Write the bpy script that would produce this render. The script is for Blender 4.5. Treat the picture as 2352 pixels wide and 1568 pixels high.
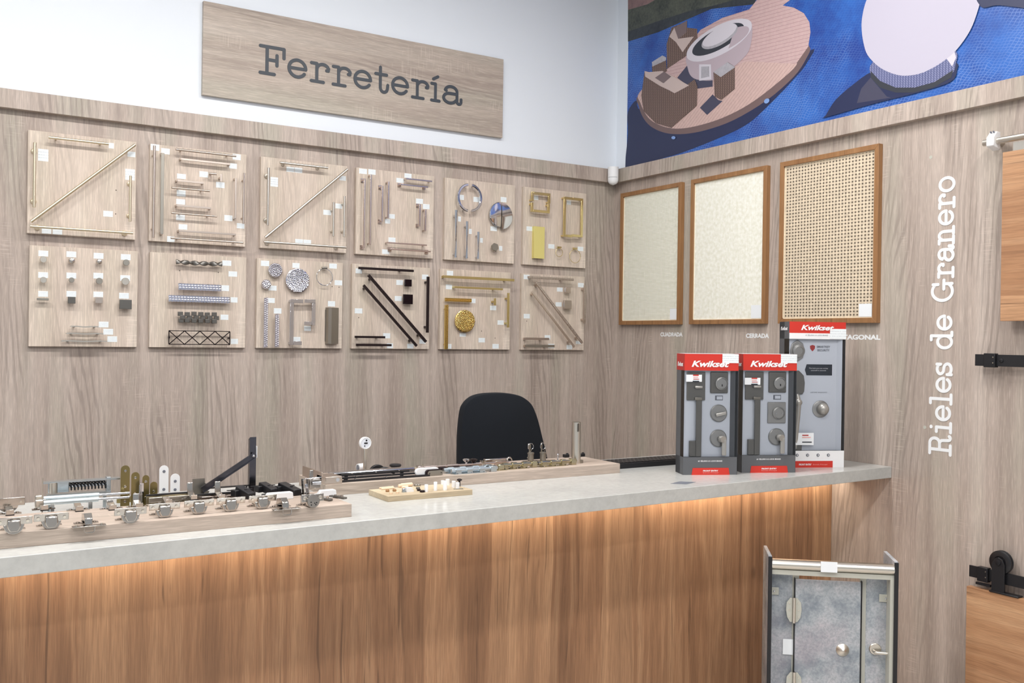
import bpy, math, random
from mathutils import Vector, Matrix
random.seed(7)
SC = bpy.context.scene
COL = SC.collection
for o in list(bpy.data.objects): bpy.data.objects.remove(o)

# ------------------------------------------------------------------ camera
FPX, YAW, PITCH, ROLL = 2189.0, 0.5570, -0.0028, 0.0141
CAM = Vector((-3.2445, -4.1538, 1.50))
_f = Vector((math.sin(YAW)*math.cos(PITCH), math.cos(YAW)*math.cos(PITCH), math.sin(PITCH)))
_r0 = Vector((math.cos(YAW), -math.sin(YAW), 0)); _u0 = _r0.cross(_f)
_r = _r0*math.cos(ROLL) + _u0*math.sin(ROLL); _u = -_r0*math.sin(ROLL) + _u0*math.cos(ROLL)
cd = bpy.data.cameras.new('camera'); cam = bpy.data.objects.new('camera', cd); COL.objects.link(cam)
cd.sensor_width = 36; cd.lens = FPX/2352*36; cd.clip_start = 0.05
cam.matrix_world = Matrix(((_r.x, _u.x, -_f.x, CAM.x), (_r.y, _u.y, -_f.y, CAM.y), (_r.z, _u.z, -_f.z, CAM.z), (0, 0, 0, 1)))
SC.camera = cam
SC.view_settings.view_transform = 'Standard'; SC.view_settings.look = 'None'
SC.view_settings.gamma = 1; SC.view_settings.exposure = 0.0
SC.view_settings.use_curve_mapping = False
SC.cycles.max_bounces = 6; SC.cycles.diffuse_bounces = 3; SC.cycles.glossy_bounces = 3; SC.cycles.transmission_bounces = 3
SC.cycles.transparent_max_bounces = 8; SC.cycles.use_adaptive_sampling = True; SC.cycles.adaptive_threshold = 0.05; SC.cycles.adaptive_min_samples = 20; SC.cycles.max_bounces = 5
# ------------------------------------------------------------------ world + lights
W = bpy.data.worlds.new('shop_surroundings'); SC.world = W; W.use_nodes = True
wb = W.node_tree.nodes['Background']; wb.inputs[0].default_value = (0.84, 0.89, 0.95, 1); wb.inputs[1].default_value = 0.56
def area(name, loc, size, energy, color, rot=(0, 0, 0)):
    l = bpy.data.lights.new(name, 'AREA'); l.shape = 'RECTANGLE'; l.size, l.size_y = size
    l.energy = energy; l.color = color
    o = bpy.data.objects.new(name, l); COL.objects.link(o); o.location = loc; o.rotation_euler = rot
    return o
CEIL = 3.55
LIGHTS = [(-4.3, -1.75, 33), (-2.6, -1.75, 33), (-1.15, -1.75, 24), (-4.3, -3.6, 21), (-2.6, -3.6, 21), (-1.15, -3.6, 21), (-3.4, -5.6, 30), (-1.4, -5.6, 34)]
for i, (x, y, e) in enumerate(LIGHTS):
    area('ceiling_light', (x, y, CEIL-0.03), (0.8, 0.2), e, (1.0, 0.975, 0.945))

def px_ray(px, py): return _f + _r*((px-1176)/FPX) - _u*((py-784)/FPX)
def hit(px, py, axis, val):
    d = px_ray(px, py); return CAM + d*((val-CAM[axis])/d[axis])
def depth(P): return (Vector(P)-CAM).dot(_f)
CT = 1.021            # height of the counter top
BT = 0.018            # display board thickness
def T(px, py, h=0.0): return hit(px, py, 2, CT+h)
def up(P, dpx): return dpx*depth(P)/FPX

# ------------------------------------------------------------------ materials
def lin(c):
    r = []
    for v in c:
        v /= 255.0; r.append(v/12.92 if v <= .04045 else ((v+.055)/1.055)**2.4)
    return (*r, 1)
def mat(name, rgb=(200, 200, 200), rough=.5, metal=0.0, **k):
    m = bpy.data.materials.new(name); m.use_nodes = True
    b = m.node_tree.nodes['Principled BSDF']
    b.inputs['Base Color'].default_value = lin(rgb); b.inputs['Roughness'].default_value = rough
    b.inputs['Metallic'].default_value = metal
    for kk, v in k.items(): b.inputs[kk.replace('_', ' ')].default_value = v
    return m
class NT:
    def __init__(s, m): s.m = m; s.t = m.node_tree; s.b = s.t.nodes['Principled BSDF']
    def n(s, ty, **k):
        q = s.t.nodes.new(ty)
        for a, v in k.items(): setattr(q, a, v)
        return q
    def l(s, a, b): s.t.links.new(a, b)
    def coord(s, kind='Object'):
        c = s.n('ShaderNodeTexCoord'); return c.outputs[kind]
    def mapping(s, vec, scale=(1, 1, 1), loc=(0, 0, 0), rot=(0, 0, 0)):
        q = s.n('ShaderNodeMapping'); s.l(vec, q.inputs[0]); q.inputs['Scale'].default_value = scale
        q.inputs['Location'].default_value = loc; q.inputs['Rotation'].default_value = rot; return q.outputs[0]
    def noise(s, vec, scale, detail=4, rough=.55, dist=0):
        q = s.n('ShaderNodeTexNoise'); s.l(vec, q.inputs['Vector']); q.inputs['Scale'].default_value = scale
        q.inputs['Detail'].default_value = detail; q.inputs['Roughness'].default_value = rough; q.inputs['Distortion'].default_value = dist
        return q.outputs[0]
    def ramp(s, fac, stops, interp='LINEAR'):
        q = s.n('ShaderNodeValToRGB'); s.l(fac, q.inputs[0]); e = q.color_ramp; e.interpolation = interp
        while len(e.elements) < len(stops): e.elements.new(0.5)
        for el, (p, c) in zip(e.elements, stops): el.position = p; el.color = c if len(c) == 4 else lin(c)
        return q.outputs[0]
    def mix(s, fac, a, b, mode='MIX'):
        q = s.n('ShaderNodeMix', data_type='RGBA', blend_type=mode)
        if isinstance(fac, (int, float)): q.inputs[0].default_value = fac
        else: s.l(fac, q.inputs[0])
        for i, v in ((6, a), (7, b)):
            if isinstance(v, tuple): q.inputs[i].default_value = v if len(v) == 4 else lin(v)
            else: s.l(v, q.inputs[i])
        return q.outputs[2]
    def math(s, op, a, b=None, c=None):
        q = s.n('ShaderNodeMath', operation=op)
        for i, v in enumerate((a, b, c)):
            if v is None: continue
            if isinstance(v, (int, float)): q.inputs[i].default_value = v
            else: s.l(v, q.inputs[i])
        return q.outputs[0]
    def bump(s, h, strength=.2, dist=.001):
        q = s.n('ShaderNodeBump'); s.l(h, q.inputs['Height']); q.inputs['Strength'].default_value = strength; q.inputs['Distance'].default_value = dist
        s.l(q.outputs[0], s.b.inputs['Normal'])
def g(v): return (v, v, v, 1)
def oak(name, dark, mid, light, axis=2, green=(178, 176, 160), rough=.55, seed=0.0, contrast=1.0):
    """grey sonoma oak laminate, grain running along `axis`"""
    m = mat(name, mid, rough); N = NT(m); c = N.coord()
    def sc(a, b):
        v = [a, a, a]; v[axis] = b; return tuple(v)
    base = N.mapping(c, (1, 1, 1), (seed, seed*1.7, seed*.6))
    warp = N.noise(N.mapping(base, sc(5, 1.1)), 1.0, 2, .5)
    wv = N.n('ShaderNodeVectorMath', operation='MULTIPLY_ADD')
    cmb = N.n('ShaderNodeCombineXYZ'); 
    for i in range(3): N.l(warp, cmb.inputs[i])
    N.l(cmb.outputs[0], wv.inputs[0]); wv.inputs[1].default_value = sc(.05, 0.0); N.l(base, wv.inputs[2])
    w = wv.outputs[0]
    broad = N.noise(N.mapping(w, sc(13, .55)), 1.0, 3, .5)
    col = N.ramp(broad, [(.30, dark), (.5, mid), (.72, light)])
    hue = N.noise(N.mapping(base, sc(7, .8), (3, 3, 3)), 1.0, 1, .5)
    col = N.mix(N.ramp(hue, [(.5, g(0)), (.72, g(.55))]), col, lin(green))
    streak = N.noise(N.mapping(w, sc(70, 1.6)), 1.0, 4, .6)
    col = N.mix(N.ramp(streak, [(.36, g(.24*contrast)), (.56, g(0))]), col, lin([v*.72 for v in dark]))
    fine = N.noise(N.mapping(base, sc(330, 14)), 1.0, 2, .7)
    col = N.mix(N.ramp(fine, [(.42, g(.26)), (.62, g(0))]), col, lin([v*.78 for v in dark]))
    col = N.mix(N.ramp(fine, [(.55, g(0)), (.75, g(.35))]), col, lin([min(255, v*1.1) for v in light]))
    # cathedral figure: warped rings in some places
    ring = N.n('ShaderNodeTexWave', wave_type='BANDS', bands_direction='DIAGONAL'); N.l(N.mapping(w, sc(16, 1.6)), ring.inputs[0])
    ring.inputs['Scale'].default_value = 1.6; ring.inputs['Distortion'].default_value = 5.5; ring.inputs['Detail'].default_value = 2
    msk = N.ramp(N.noise(N.mapping(base, sc(6, 1.3), (9, 2, 4)), 1.0, 1), [(.48, g(0)), (.6, g(.42*contrast))])
    rl = N.ramp(ring.outputs[1], [(.1, g(1)), (.4, g(0))])
    col = N.mix(N.math('MULTIPLY', rl, msk), col, lin([v*.74 for v in dark]))
    # saw marks across the grain
    saw = N.noise(N.mapping(base, sc(14, 260), (1, 5, 2)), 1.0, 0)
    sm = N.ramp(N.noise(N.mapping(base, sc(9, 3), (5, 1, 8)), 1.0, 1), [(.58, g(0)), (.66, g(.4))])
    col = N.mix(N.math('MULTIPLY', N.ramp(saw, [(.62, g(0)), (.7, g(.55))]), sm), col, lin([min(255, v*1.1) for v in light]))
    N.l(col, N.b.inputs['Base Color']); N.bump(fine, .08, .0006)
    return m
def walnut(name, dark, mid, light, axis=2, strip=.075, stripaxis=0, seed=0.0):
    m = mat(name, mid, .45); N = NT(m); c = N.coord()
    def sc(a, b):
        v = [a, a, a]; v[axis] = b; return tuple(v)
    base = N.mapping(c, (1, 1, 1), (seed, seed, seed))
    warp = N.noise(N.mapping(base, sc(6, 1.5)), 1.0, 2)
    wv = N.n('ShaderNodeVectorMath', operation='MULTIPLY_ADD'); cmb = N.n('ShaderNodeCombineXYZ')
    for i in range(3): N.l(warp, cmb.inputs[i])
    N.l(cmb.outputs[0], wv.inputs[0]); wv.inputs[1].default_value = sc(.06, 0.0); N.l(base, wv.inputs[2]); w = wv.outputs[0]
    sep = N.n('ShaderNodeSeparateXYZ'); N.l(w, sep.inputs[0])
    cell = N.math('FLOOR', N.math('DIVIDE', sep.outputs[stripaxis], strip))
    wn = N.n('ShaderNodeTexWhiteNoise', noise_dimensions='1D'); N.l(cell, wn.inputs['W'])
    col = N.ramp(wn.outputs[0], [(0, dark), (.5, mid), (1, light)])
    broad = N.noise(N.mapping(w, sc(26, .9)), 1.0, 3, .6)
    col = N.mix(.55, col, N.ramp(broad, [(.32, dark), (.5, mid), (.68, light)]))
    line = N.noise(N.mapping(w, sc(60, .8), (4, 4, 4)), 1.0, 3, .6)
    col = N.mix(N.ramp(line, [(.31, g(.6)), (.39, g(0))]), col, lin([v*.68 for v in dark]))
    fine = N.noise(N.mapping(base, sc(400, 10)), 1.0, 2, .7)
    col = N.mix(N.ramp(fine, [(.4, g(.3)), (.6, g(0))]), col, lin([v*.72 for v in dark]))
    vo = N.n('ShaderNodeTexVoronoi', feature='F1'); N.l(N.mapping(base, sc(4.2, 2.1), (.3, .2, .65)), vo.inputs['Vector']); vo.inputs['Scale'].default_value = 1
    col = N.mix(N.ramp(vo.outputs['Distance'], [(.025, g(.7)), (.085, g(0))]), col, lin([v*.5 for v in dark]))
    N.l(col, N.b.inputs['Base Color']); N.bump(fine, .06, .0005)
    return m
M = {}
M['wall_oak'] = oak('grey_oak_laminate', (171, 156, 146), (189, 174, 164), (205, 191, 181))
M['board_oak'] = oak('pale_oak_board', (201, 184, 170), (218, 202, 188), (230, 216, 203), green=(208, 200, 180), contrast=.6, seed=4.2)
M['sign_oak'] = oak('grey_oak_sign', (170, 155, 144), (188, 174, 162), (203, 191, 180), axis=0, seed=2.2)
M['block_oak'] = oak('oak_block', (164, 147, 134), (184, 167, 154), (200, 184, 171), axis=0, green=(184, 174, 160), seed=7.0)
M['tray_oak'] = oak('light_tray_wood', (186, 168, 140), (204, 186, 156), (216, 200, 172), axis=0, green=(216, 204, 176), contrast=.5, seed=1.0)
M['walnut'] = walnut('walnut_laminate', (126, 91, 66), (164, 122, 90), (200, 158, 121), strip=.12)
M['walnut_h'] = walnut('walnut_barn_door', (158, 114, 82), (186, 140, 103), (208, 166, 128), axis=1, strip=.09, stripaxis=2, seed=3.3)
M['frame_wood'] = walnut('teak_frame', (146, 104, 66), (166, 122, 80), (182, 138, 94), strip=.3, seed=5.5)
def speckled(name, a, b, rough, sc=60, metal=0, spec=.5):
    m = mat(name, a, rough, metal); N = NT(m); c = N.coord()
    n1 = N.noise(c, sc, 6, .7); n2 = N.noise(c, sc*.12, 4, .6)
    col = N.mix(.45, N.ramp(n1, [(.3, b), (.6, a)]), N.ramp(n2, [(.35, b), (.6, a)]))
    N.l(col, N.b.inputs['Base Color']); m.node_tree.nodes['Principled BSDF'].inputs['Specular IOR Level'].default_value = spec
    return m
def galvm(name):
    m = mat(name, (170, 176, 182), .5); N = NT(m); c = N.coord()
    n1 = N.noise(c, 7, 6, .7); n2 = N.noise(N.mapping(c, (1, 1, 1), (4, 4, 4)), 120, 3, .7); n3 = N.noise(N.mapping(c, (1, 1, 1), (8, 1, 3)), 5, 5, .65)
    col = N.ramp(n1, [(.36, (122, 132, 142)), (.5, (166, 172, 178)), (.66, (196, 196, 200))])
    col = N.mix(N.ramp(n3, [(.5, g(0)), (.68, g(.5))]), col, lin((176, 164, 172)))
    col = N.mix(N.ramp(n2, [(.42, g(.35)), (.55, g(0))]), col, lin((116, 124, 134)))
    N.l(col, N.b.inputs['Base Color']); return m
M['quartz'] = speckled('grey_quartz', (198, 199, 196), (178, 179, 177), .2, 45)
M['galv'] = galvm('mottled_grey_laminate')
M['white_paint'] = mat('white_paint', (230, 236, 244), .6)
M['white_plastic'] = mat('white_plastic', (235, 236, 238), .35)
M['label'] = None
def label_mat(name, tint):
    m = mat(name, tint, .5); N = NT(m)
    c = N.coord('Generated'); s = N.n('ShaderNodeSeparateXYZ'); N.l(c, s.inputs[0])
    rows = N.math('FRACT', N.math('MULTIPLY', s.outputs[2], 4.2))
    a = N.math('LESS_THAN', rows, .32)
    b = N.math('LESS_THAN', N.noise(N.mapping(c, (18, 18, 4)), 1.0, 0), .56)
    inx = N.math('MULTIPLY', N.math('GREATER_THAN', s.outputs[2], .18), N.math('LESS_THAN', s.outputs[2], .86))
    f = N.math('MULTIPLY', N.math('MULTIPLY', a, b), inx)
    N.l(N.mix(N.math('MULTIPLY', f, .3), lin(tint), lin((120, 130, 150))), N.b.inputs['Base Color']); return m
M['label'] = label_mat('price_label_paper', (236, 243, 246))
M['paper'] = mat('plain_sticker', (238, 242, 246), .5)
def metal(name, rgb, rough, aniso=None, bumpscale=None, bstr=.6, bd=.002):
    m = mat(name, rgb, rough, 1.0); N = NT(m)
    if bumpscale:
        v = N.n('ShaderNodeTexVoronoi', feature='SMOOTH_F1'); N.l(N.coord(), v.inputs['Vector']); v.inputs['Scale'].default_value = bumpscale
        N.bump(v.outputs['Distance'], bstr, bd)
    else:
        pass
    return m
M['satin_brass'] = metal('satin_brass', (228, 216, 190), .32)
M['nickel'] = metal('brushed_nickel', (205, 192, 182), .3)
M['steel'] = metal('satin_steel', (214, 208, 198), .3)
M['champagne'] = metal('champagne_nickel', (200, 186, 178), .24)
M['chrome'] = metal('chrome', (205, 207, 213), .08)
M['hinge'] = metal('nickel_plated_steel', (192, 187, 181), .14)
M['zinc'] = metal('zinc_plated_steel', (196, 206, 212), .28)
M['pewter'] = metal('dark_pewter', (120, 118, 114), .35)
M['graynick'] = metal('grey_nickel', (160, 156, 148), .38)
M['yellow_brass'] = metal('polished_brass', (226, 208, 154), .18)
M['antique'] = metal('antique_brass', (184, 178, 152), .2)
M['gun'] = metal('gunmetal', (104, 104, 112), .22)
M['pale_metal'] = mat('pale_zinc_tube', (214, 224, 228), .22, .6)
M['strap_brass'] = metal('olive_brass', (156, 142, 98), .28)
M['rose_nickel'] = mat('boxed_satin_nickel', (168, 166, 162), .32, .5)
M['rose_dark'] = mat('boxed_dark_nickel', (116, 113, 107), .35, .45)
M['olive_gold'] = metal('matt_gold', (198, 180, 126), .38)
M['yellow_matt'] = mat('matt_yellow_brass', (226, 214, 136), .45, .35)
M['bronze'] = mat('dark_bronze', (44, 34, 36), .32, .6)
M['black'] = mat('black_plastic', (24, 24, 28), .4)
M['black_steel'] = mat('black_powder_coat', (26, 26, 30), .45)
M['fabric'] = mat('black_fabric', (9, 16, 25), .95)
M['ham_chrome'] = metal('hammered_chrome', (190, 190, 200), .12)
M['bead_chrome'] = metal('beaded_chrome', (226, 226, 236), .14)
M['ham_gold'] = metal('rope_textured_gold', (226, 196, 122), .2)
M['ham_grey'] = metal('hammered_grey_nickel', (186, 174, 166), .3, None, 160, .35, .0015)
M['rib_bronze'] = metal('ribbed_bronze', (46, 36, 40), .35, None, 170, .4, .0015)
M['cream'] = mat('cream_coat', (186, 186, 176), .4)
M['dowel'] = mat('beech_dowel', (232, 206, 178), .6)
M['clear'] = None
M['red'] = mat('red_print', (206, 52, 40), .42)
M['red_dark'] = mat('red_side_print', (180, 44, 40), .45)
M['card_grey'] = mat('dark_grey_card', (92, 94, 98), .5)
M['card_back'] = mat('pale_blue_grey_card', (222, 227, 236), .5)
M['white_print'] = mat('white_print', (240, 240, 242), .5)
M['grey_print'] = mat('grey_print', (110, 114, 124), .5)
M['navy_print'] = mat('navy_print', (24, 34, 48), .5)
M['pink_print'] = mat('pale_pink_print', (240, 170, 165), .5)
M['letter_dark'] = mat('charcoal_letter', (60, 66, 74), .5)
M['letter_white'] = mat('white_vinyl', (236, 238, 240), .5)
M['hole'] = mat('drilled_hole', (50, 36, 30), .8)
def clear(name, tint=(1, 1, 1, 1), gl=.12):
    m = bpy.data.materials.new(name); m.use_nodes = True; t = m.node_tree; t.nodes.clear()
    o = t.nodes.new('ShaderNodeOutputMaterial'); mx = t.nodes.new('ShaderNodeMixShader'); a = t.nodes.new('ShaderNodeBsdfTransparent'); b = t.nodes.new('ShaderNodeBsdfGlossy')
    a.inputs[0].default_value = tint; b.inputs['Roughness'].default_value = .08
    fr = t.nodes.new('ShaderNodeFresnel'); fr.inputs[0].default_value = 1.35
    mm = t.nodes.new('ShaderNodeMath'); mm.operation = 'ADD'; mm.inputs[1].default_value = gl*.3; t.links.new(fr.outputs[0], mm.inputs[0]); t.links.new(mm.outputs[0], mx.inputs[0])
    t.links.new(a.outputs[0], mx.inputs[1]); t.links.new(b.outputs[0], mx.inputs[2]); t.links.new(mx.outputs[0], o.inputs[0]); return m
M['clear'] = clear('clear_plastic', (.985, .99, 1, 1), .02)
def emis(name, rgb, st):
    m = mat(name, (250, 250, 250), .5); b = m.node_tree.nodes['Principled BSDF']
    b.inputs['Emission Color'].default_value = lin(rgb); b.inputs['Emission Strength'].default_value = st; return m
M['led'] = emis('warm_led', (255, 222, 184), 3.0)
M['lamp'] = emis('lamp_diffuser', (255, 250, 244), 4.5)

# ------------------------------------------------------------------ mesh builder
WL = {}
class MB:
    def __init__(s): s.v = []; s.f = []; s.mi = []; s.cur = 0; s.mats = None
    def add(s, vs, fs):
        o = len(s.v); s.v += [Vector(v) for v in vs]; s.f += [[i+o for i in f] for f in fs]; s.mi += [s.cur]*len(fs)
    def frame_box(s, c, X, Y, Z):
        """box centred at c with half-axis vectors X,Y,Z"""
        c = Vector(c); X = Vector(X); Y = Vector(Y); Z = Vector(Z)
        if X.cross(Y).dot(Z) < 0: X = -X
        vs = [c+sx*X+sy*Y+sz*Z for sz in (-1, 1) for sy in (-1, 1) for sx in (-1, 1)]
        s.add(vs, [(0, 2, 3, 1), (4, 5, 7, 6), (0, 1, 5, 4), (2, 6, 7, 3), (0, 4, 6, 2), (1, 3, 7, 5)]); return s
    def box(s, x0, x1, y0, y1, z0, z1):
        return s.frame_box(((x0+x1)/2, (y0+y1)/2, (z0+z1)/2), (abs(x1-x0)/2, 0, 0), (0, abs(y1-y0)/2, 0), (0, 0, abs(z1-z0)/2))
    def cyl(s, a, b, r, n=16, r2=None):
        a = Vector(a); b = Vector(b); r2 = r if r2 is None else r2
        d = (b-a).normalized(); x = d.orthogonal().normalized(); y = d.cross(x)
        vs = [a+(x*math.cos(t)+y*math.sin(t))*r for t in [2*math.pi*i/n for i in range(n)]]
        vs += [b+(x*math.cos(t)+y*math.sin(t))*r2 for t in [2*math.pi*i/n for i in range(n)]]
        s.add(vs, [(i, (i+1) % n, n+(i+1) % n, n+i) for i in range(n)]+[tuple(range(n))[::-1], tuple(range(n, 2*n))]); return s
    def bar(s, a, b, side, w, t, taper=1.0):
        """rectangular bar a->b; width w along `side`, thickness t across"""
        a = Vector(a); b = Vector(b); d = (b-a); side = Vector(side); L = d.length; d.normalize()
        side = (side-d*side.dot(d)).normalized(); n = d.cross(side)
        return s.frame_box((a+b)/2, d*L/2, side*w/2, n*t/2)
    def lathe(s, c, ax, prof, n=24):
        """profile list of (r,h) along axis ax from c"""
        c = Vector(c); ax = Vector(ax).normalized(); x = ax.orthogonal().normalized(); y = ax.cross(x)
        vs = []; k = len(prof)
        for r, h in prof:
            for i in range(n):
                t = 2*math.pi*i/n; vs.append(c+ax*h+(x*math.cos(t)+y*math.sin(t))*max(r, 1e-5))
        fs = [(j*n+i, j*n+(i+1) % n, (j+1)*n+(i+1) % n, (j+1)*n+i) for j in range(k-1) for i in range(n)]
        fs += [tuple(range(n))[::-1], tuple(range((k-1)*n, k*n))]
        s.add(vs, fs); return s
    def tube(s, pts, r, n=8, closed=False):
        pts = [Vector(p) for p in pts]; m = len(pts); vs = []; prev = None
        for i, p in enumerate(pts):
            if closed: d = pts[(i+1) % m]-pts[i-1]
            else: d = pts[min(i+1, m-1)]-pts[max(i-1, 0)]
            d.normalize()
            x = d.orthogonal().normalized() if prev is None else (prev-d*prev.dot(d)).normalized()
            prev = x; y = d.cross(x)
            vs += [p+(x*math.cos(t)+y*math.sin(t))*r for t in [2*math.pi*k/n for k in range(n)]]
        fs = []
        for i in range(m if closed else m-1):
            j = (i+1) % m
            fs += [(i*n+k, i*n+(k+1) % n, j*n+(k+1) % n, j*n+k) for k in range(n)]
        if not closed: fs += [tuple(range(n))[::-1], tuple(range((m-1)*n, m*n))]
        s.add(vs, fs); return s
    def prism(s, poly, ext):
        """planar polygon (world points) extruded by vector ext"""
        poly = [Vector(p) for p in poly]; ext = Vector(ext); n = len(poly)
        nn = Vector((0, 0, 0))
        for i in range(n): nn += poly[i].cross(poly[(i+1) % n])
        if nn.dot(ext) > 0: poly = poly[::-1]
        s.add(poly+[p+ext for p in poly], [tuple(range(n)), tuple(range(n, 2*n))[::-1]]+[(i, n+i, n+(i+1) % n, (i+1) % n) for i in range(n)]); return s
    def ball(s, c, r, sc=(1, 1, 1), n=14):
        c = Vector(c); vs = []; k = n//2
        for j in range(1, k):
            a = math.pi*j/k
            for i in range(n):
                t = 2*math.pi*i/n; vs.append(c+Vector((math.sin(a)*math.cos(t)*r*sc[0], math.sin(a)*math.sin(t)*r*sc[1], math.cos(a)*r*sc[2])))
        tp = len(vs); vs += [c+Vector((0, 0, r*sc[2])), c-Vector((0, 0, r*sc[2]))]
        fs = [(j*n+i, (j+1)*n+i, (j+1)*n+(i+1) % n, j*n+(i+1) % n) for j in range(k-2) for i in range(n)]
        fs += [(tp, i, (i+1) % n) for i in range(n)]+[(tp+1, (k-2)*n+(i+1) % n, (k-2)*n+i) for i in range(n)]
        s.add(vs, fs); return s
    def each(s, name, m, parent):
        par = list(range(len(s.v)))
        def fd(i):
            while par[i] != i: par[i] = par[par[i]]; i = par[i]
            return i
        for f in s.f:
            for i in f[1:]: par[fd(i)] = fd(f[0])
        comp = {}
        for f in s.f: comp.setdefault(fd(f[0]), []).append(f)
        for fs in comp.values():
            q = MB(); ids = sorted({i for f in fs for i in f}); ix = {i: k for k, i in enumerate(ids)}
            q.add([s.v[i] for i in ids], [[ix[i] for i in f] for f in fs]); q.build(name, m, parent)
    def build(s, name, m, parent=None, bevel=0, loc=None, label=None, smooth=True):
        me = bpy.data.meshes.new(name); vs = s.v
        if parent is not None: L = WL[parent.name]
        elif loc is not None: L = Vector(loc)
        else:
            xs = [v.x for v in vs]; ys = [v.y for v in vs]; zs = [v.z for v in vs]
            L = Vector(((min(xs)+max(xs))/2, (min(ys)+max(ys))/2, min(zs)))
        me.from_pydata([tuple(v-L) for v in vs], [], s.f)
        o = bpy.data.objects.new(name, me); COL.objects.link(o)
        ml = m if isinstance(m, (list, tuple)) else [m]
        for q in ml: me.materials.append(M[q] if isinstance(q, str) else q)
        for p, k in zip(me.polygons, s.mi): p.material_index = k
        if parent is not None: o.parent = parent
        else: o.location = L
        WL[o.name] = L.copy()
        if smooth:
            me.polygons.foreach_set('use_smooth', [True]*len(me.polygons)); me.set_sharp_from_angle(angle=math.radians(35))
        if bevel:
            b = o.modifiers.new('edge', 'BEVEL'); b.width = bevel; b.segments = 2; b.limit_method = 'ANGLE'; b.angle_limit = math.radians(40)
            b.use_clamp_overlap = True
        if label: o['label'] = label
        return o
def thing(name, loc, label, cat, group=None):
    o = bpy.data.objects.new(name, None); COL.objects.link(o); o.location = loc; o.empty_display_size = .02
    WL[o.name] = Vector(loc); return tag(o, label, cat, group)
def tag(o, label, cat, group=None):
    o['label'] = label; o['category'] = cat
    if group: o['group'] = group
    return o
def struct(name, mb, m, **k):
    o = mb.build(name, m, **k); o['kind'] = 'structure'; return o
def text(s, name, o, U, V, width, height, m, parent=None, bold=0, shear=0, ext=.0006, spacing=1.0):
    """flat lettering: lower-left corner o, directions U,V, fitted to width x height"""
    cu = bpy.data.curves.new(name, 'FONT'); cu.body = s; cu.size = 1; cu.offset = bold; cu.shear = shear; cu.resolution_u = 3; cu.space_character = spacing
    tmp = bpy.data.objects.new('tmp', cu); COL.objects.link(tmp)
    dg = bpy.context.evaluated_depsgraph_get(); me = bpy.data.meshes.new_from_object(tmp.evaluated_get(dg))
    COL.objects.unlink(tmp); bpy.data.objects.remove(tmp)
    xs = [v.co.x for v in me.vertices]; ys = [v.co.y for v in me.vertices]
    x0, x1, y0, y1 = min(xs), max(xs), min(ys), max(ys); U = Vector(U).normalized(); V = Vector(V).normalized(); Nn = U.cross(V)
    mb = MB(); vs = [Vector(o)+U*((v.co.x-x0)/(x1-x0)*width)+V*((v.co.y-y0)/(y1-y0)*height)+Nn*ext for v in me.vertices]
    mb.add(vs, [tuple(p.vertices) for p in me.polygons]); bpy.data.meshes.remove(me)
    return mb.build(name, m, parent, smooth=False)

# ------------------------------------------------------------------ room shell
MU_Z = 3.3
struct('floor', MB().box(-7, .1, -8, .1, -.05, 0), mat('floor_tile', (206, 203, 198), .3))
struct('ceiling', MB().box(-7, .1, -8, .1, CEIL, CEIL+.05), mat('ceiling_white', (214, 217, 220), .8))
struct('wall_left_upper', MB().box(-7, .1, .0, .1, 0, CEIL), 'white_paint')
struct('wall_right_upper', MB().box(.0, .1, -8, .0, 0, CEIL), 'white_paint')
FT, FB = 2.4285, 2.3555
pa = MB().box(-7, -.004, -.006, -.0005, 0, FT-.01); struct('wall_left', pa, 'wall_oak', loc=(0, 0, 0))
pb = MB().box(-.006, -.0005, -8, -.006, 0, FT-.01); struct('wall_right', pb, 'wall_oak', loc=(0, .37, 0))
WA, WB_ = -.006, -.006
struct('trim_1', MB().box(-7, -.03, -.036, -.0005, FB, FT), 'wall_oak', loc=(1.3, 0, 0), bevel=.001)
struct('trim_2', MB().box(-.036, -.0005, -8, -.0365, FB, FT), 'wall_oak', loc=(0, .9, 0), bevel=.001)
for i, (x, y, e) in enumerate(LIGHTS):
    t = thing('ceiling_light', (x, y, CEIL-.001), 'white linear ceiling light above the shop floor, outside the photo', 'lamp', 'linear ceiling lights')
    MB().box(x-.58, x+.58, y-.17, y+.17, CEIL-.02, CEIL-.001).build('housing', 'white_plastic', t)
    MB().box(x-.55, x+.55, y-.14, y+.14, CEIL-.024, CEIL-.02).build('diffuser', 'lamp', t)

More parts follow.
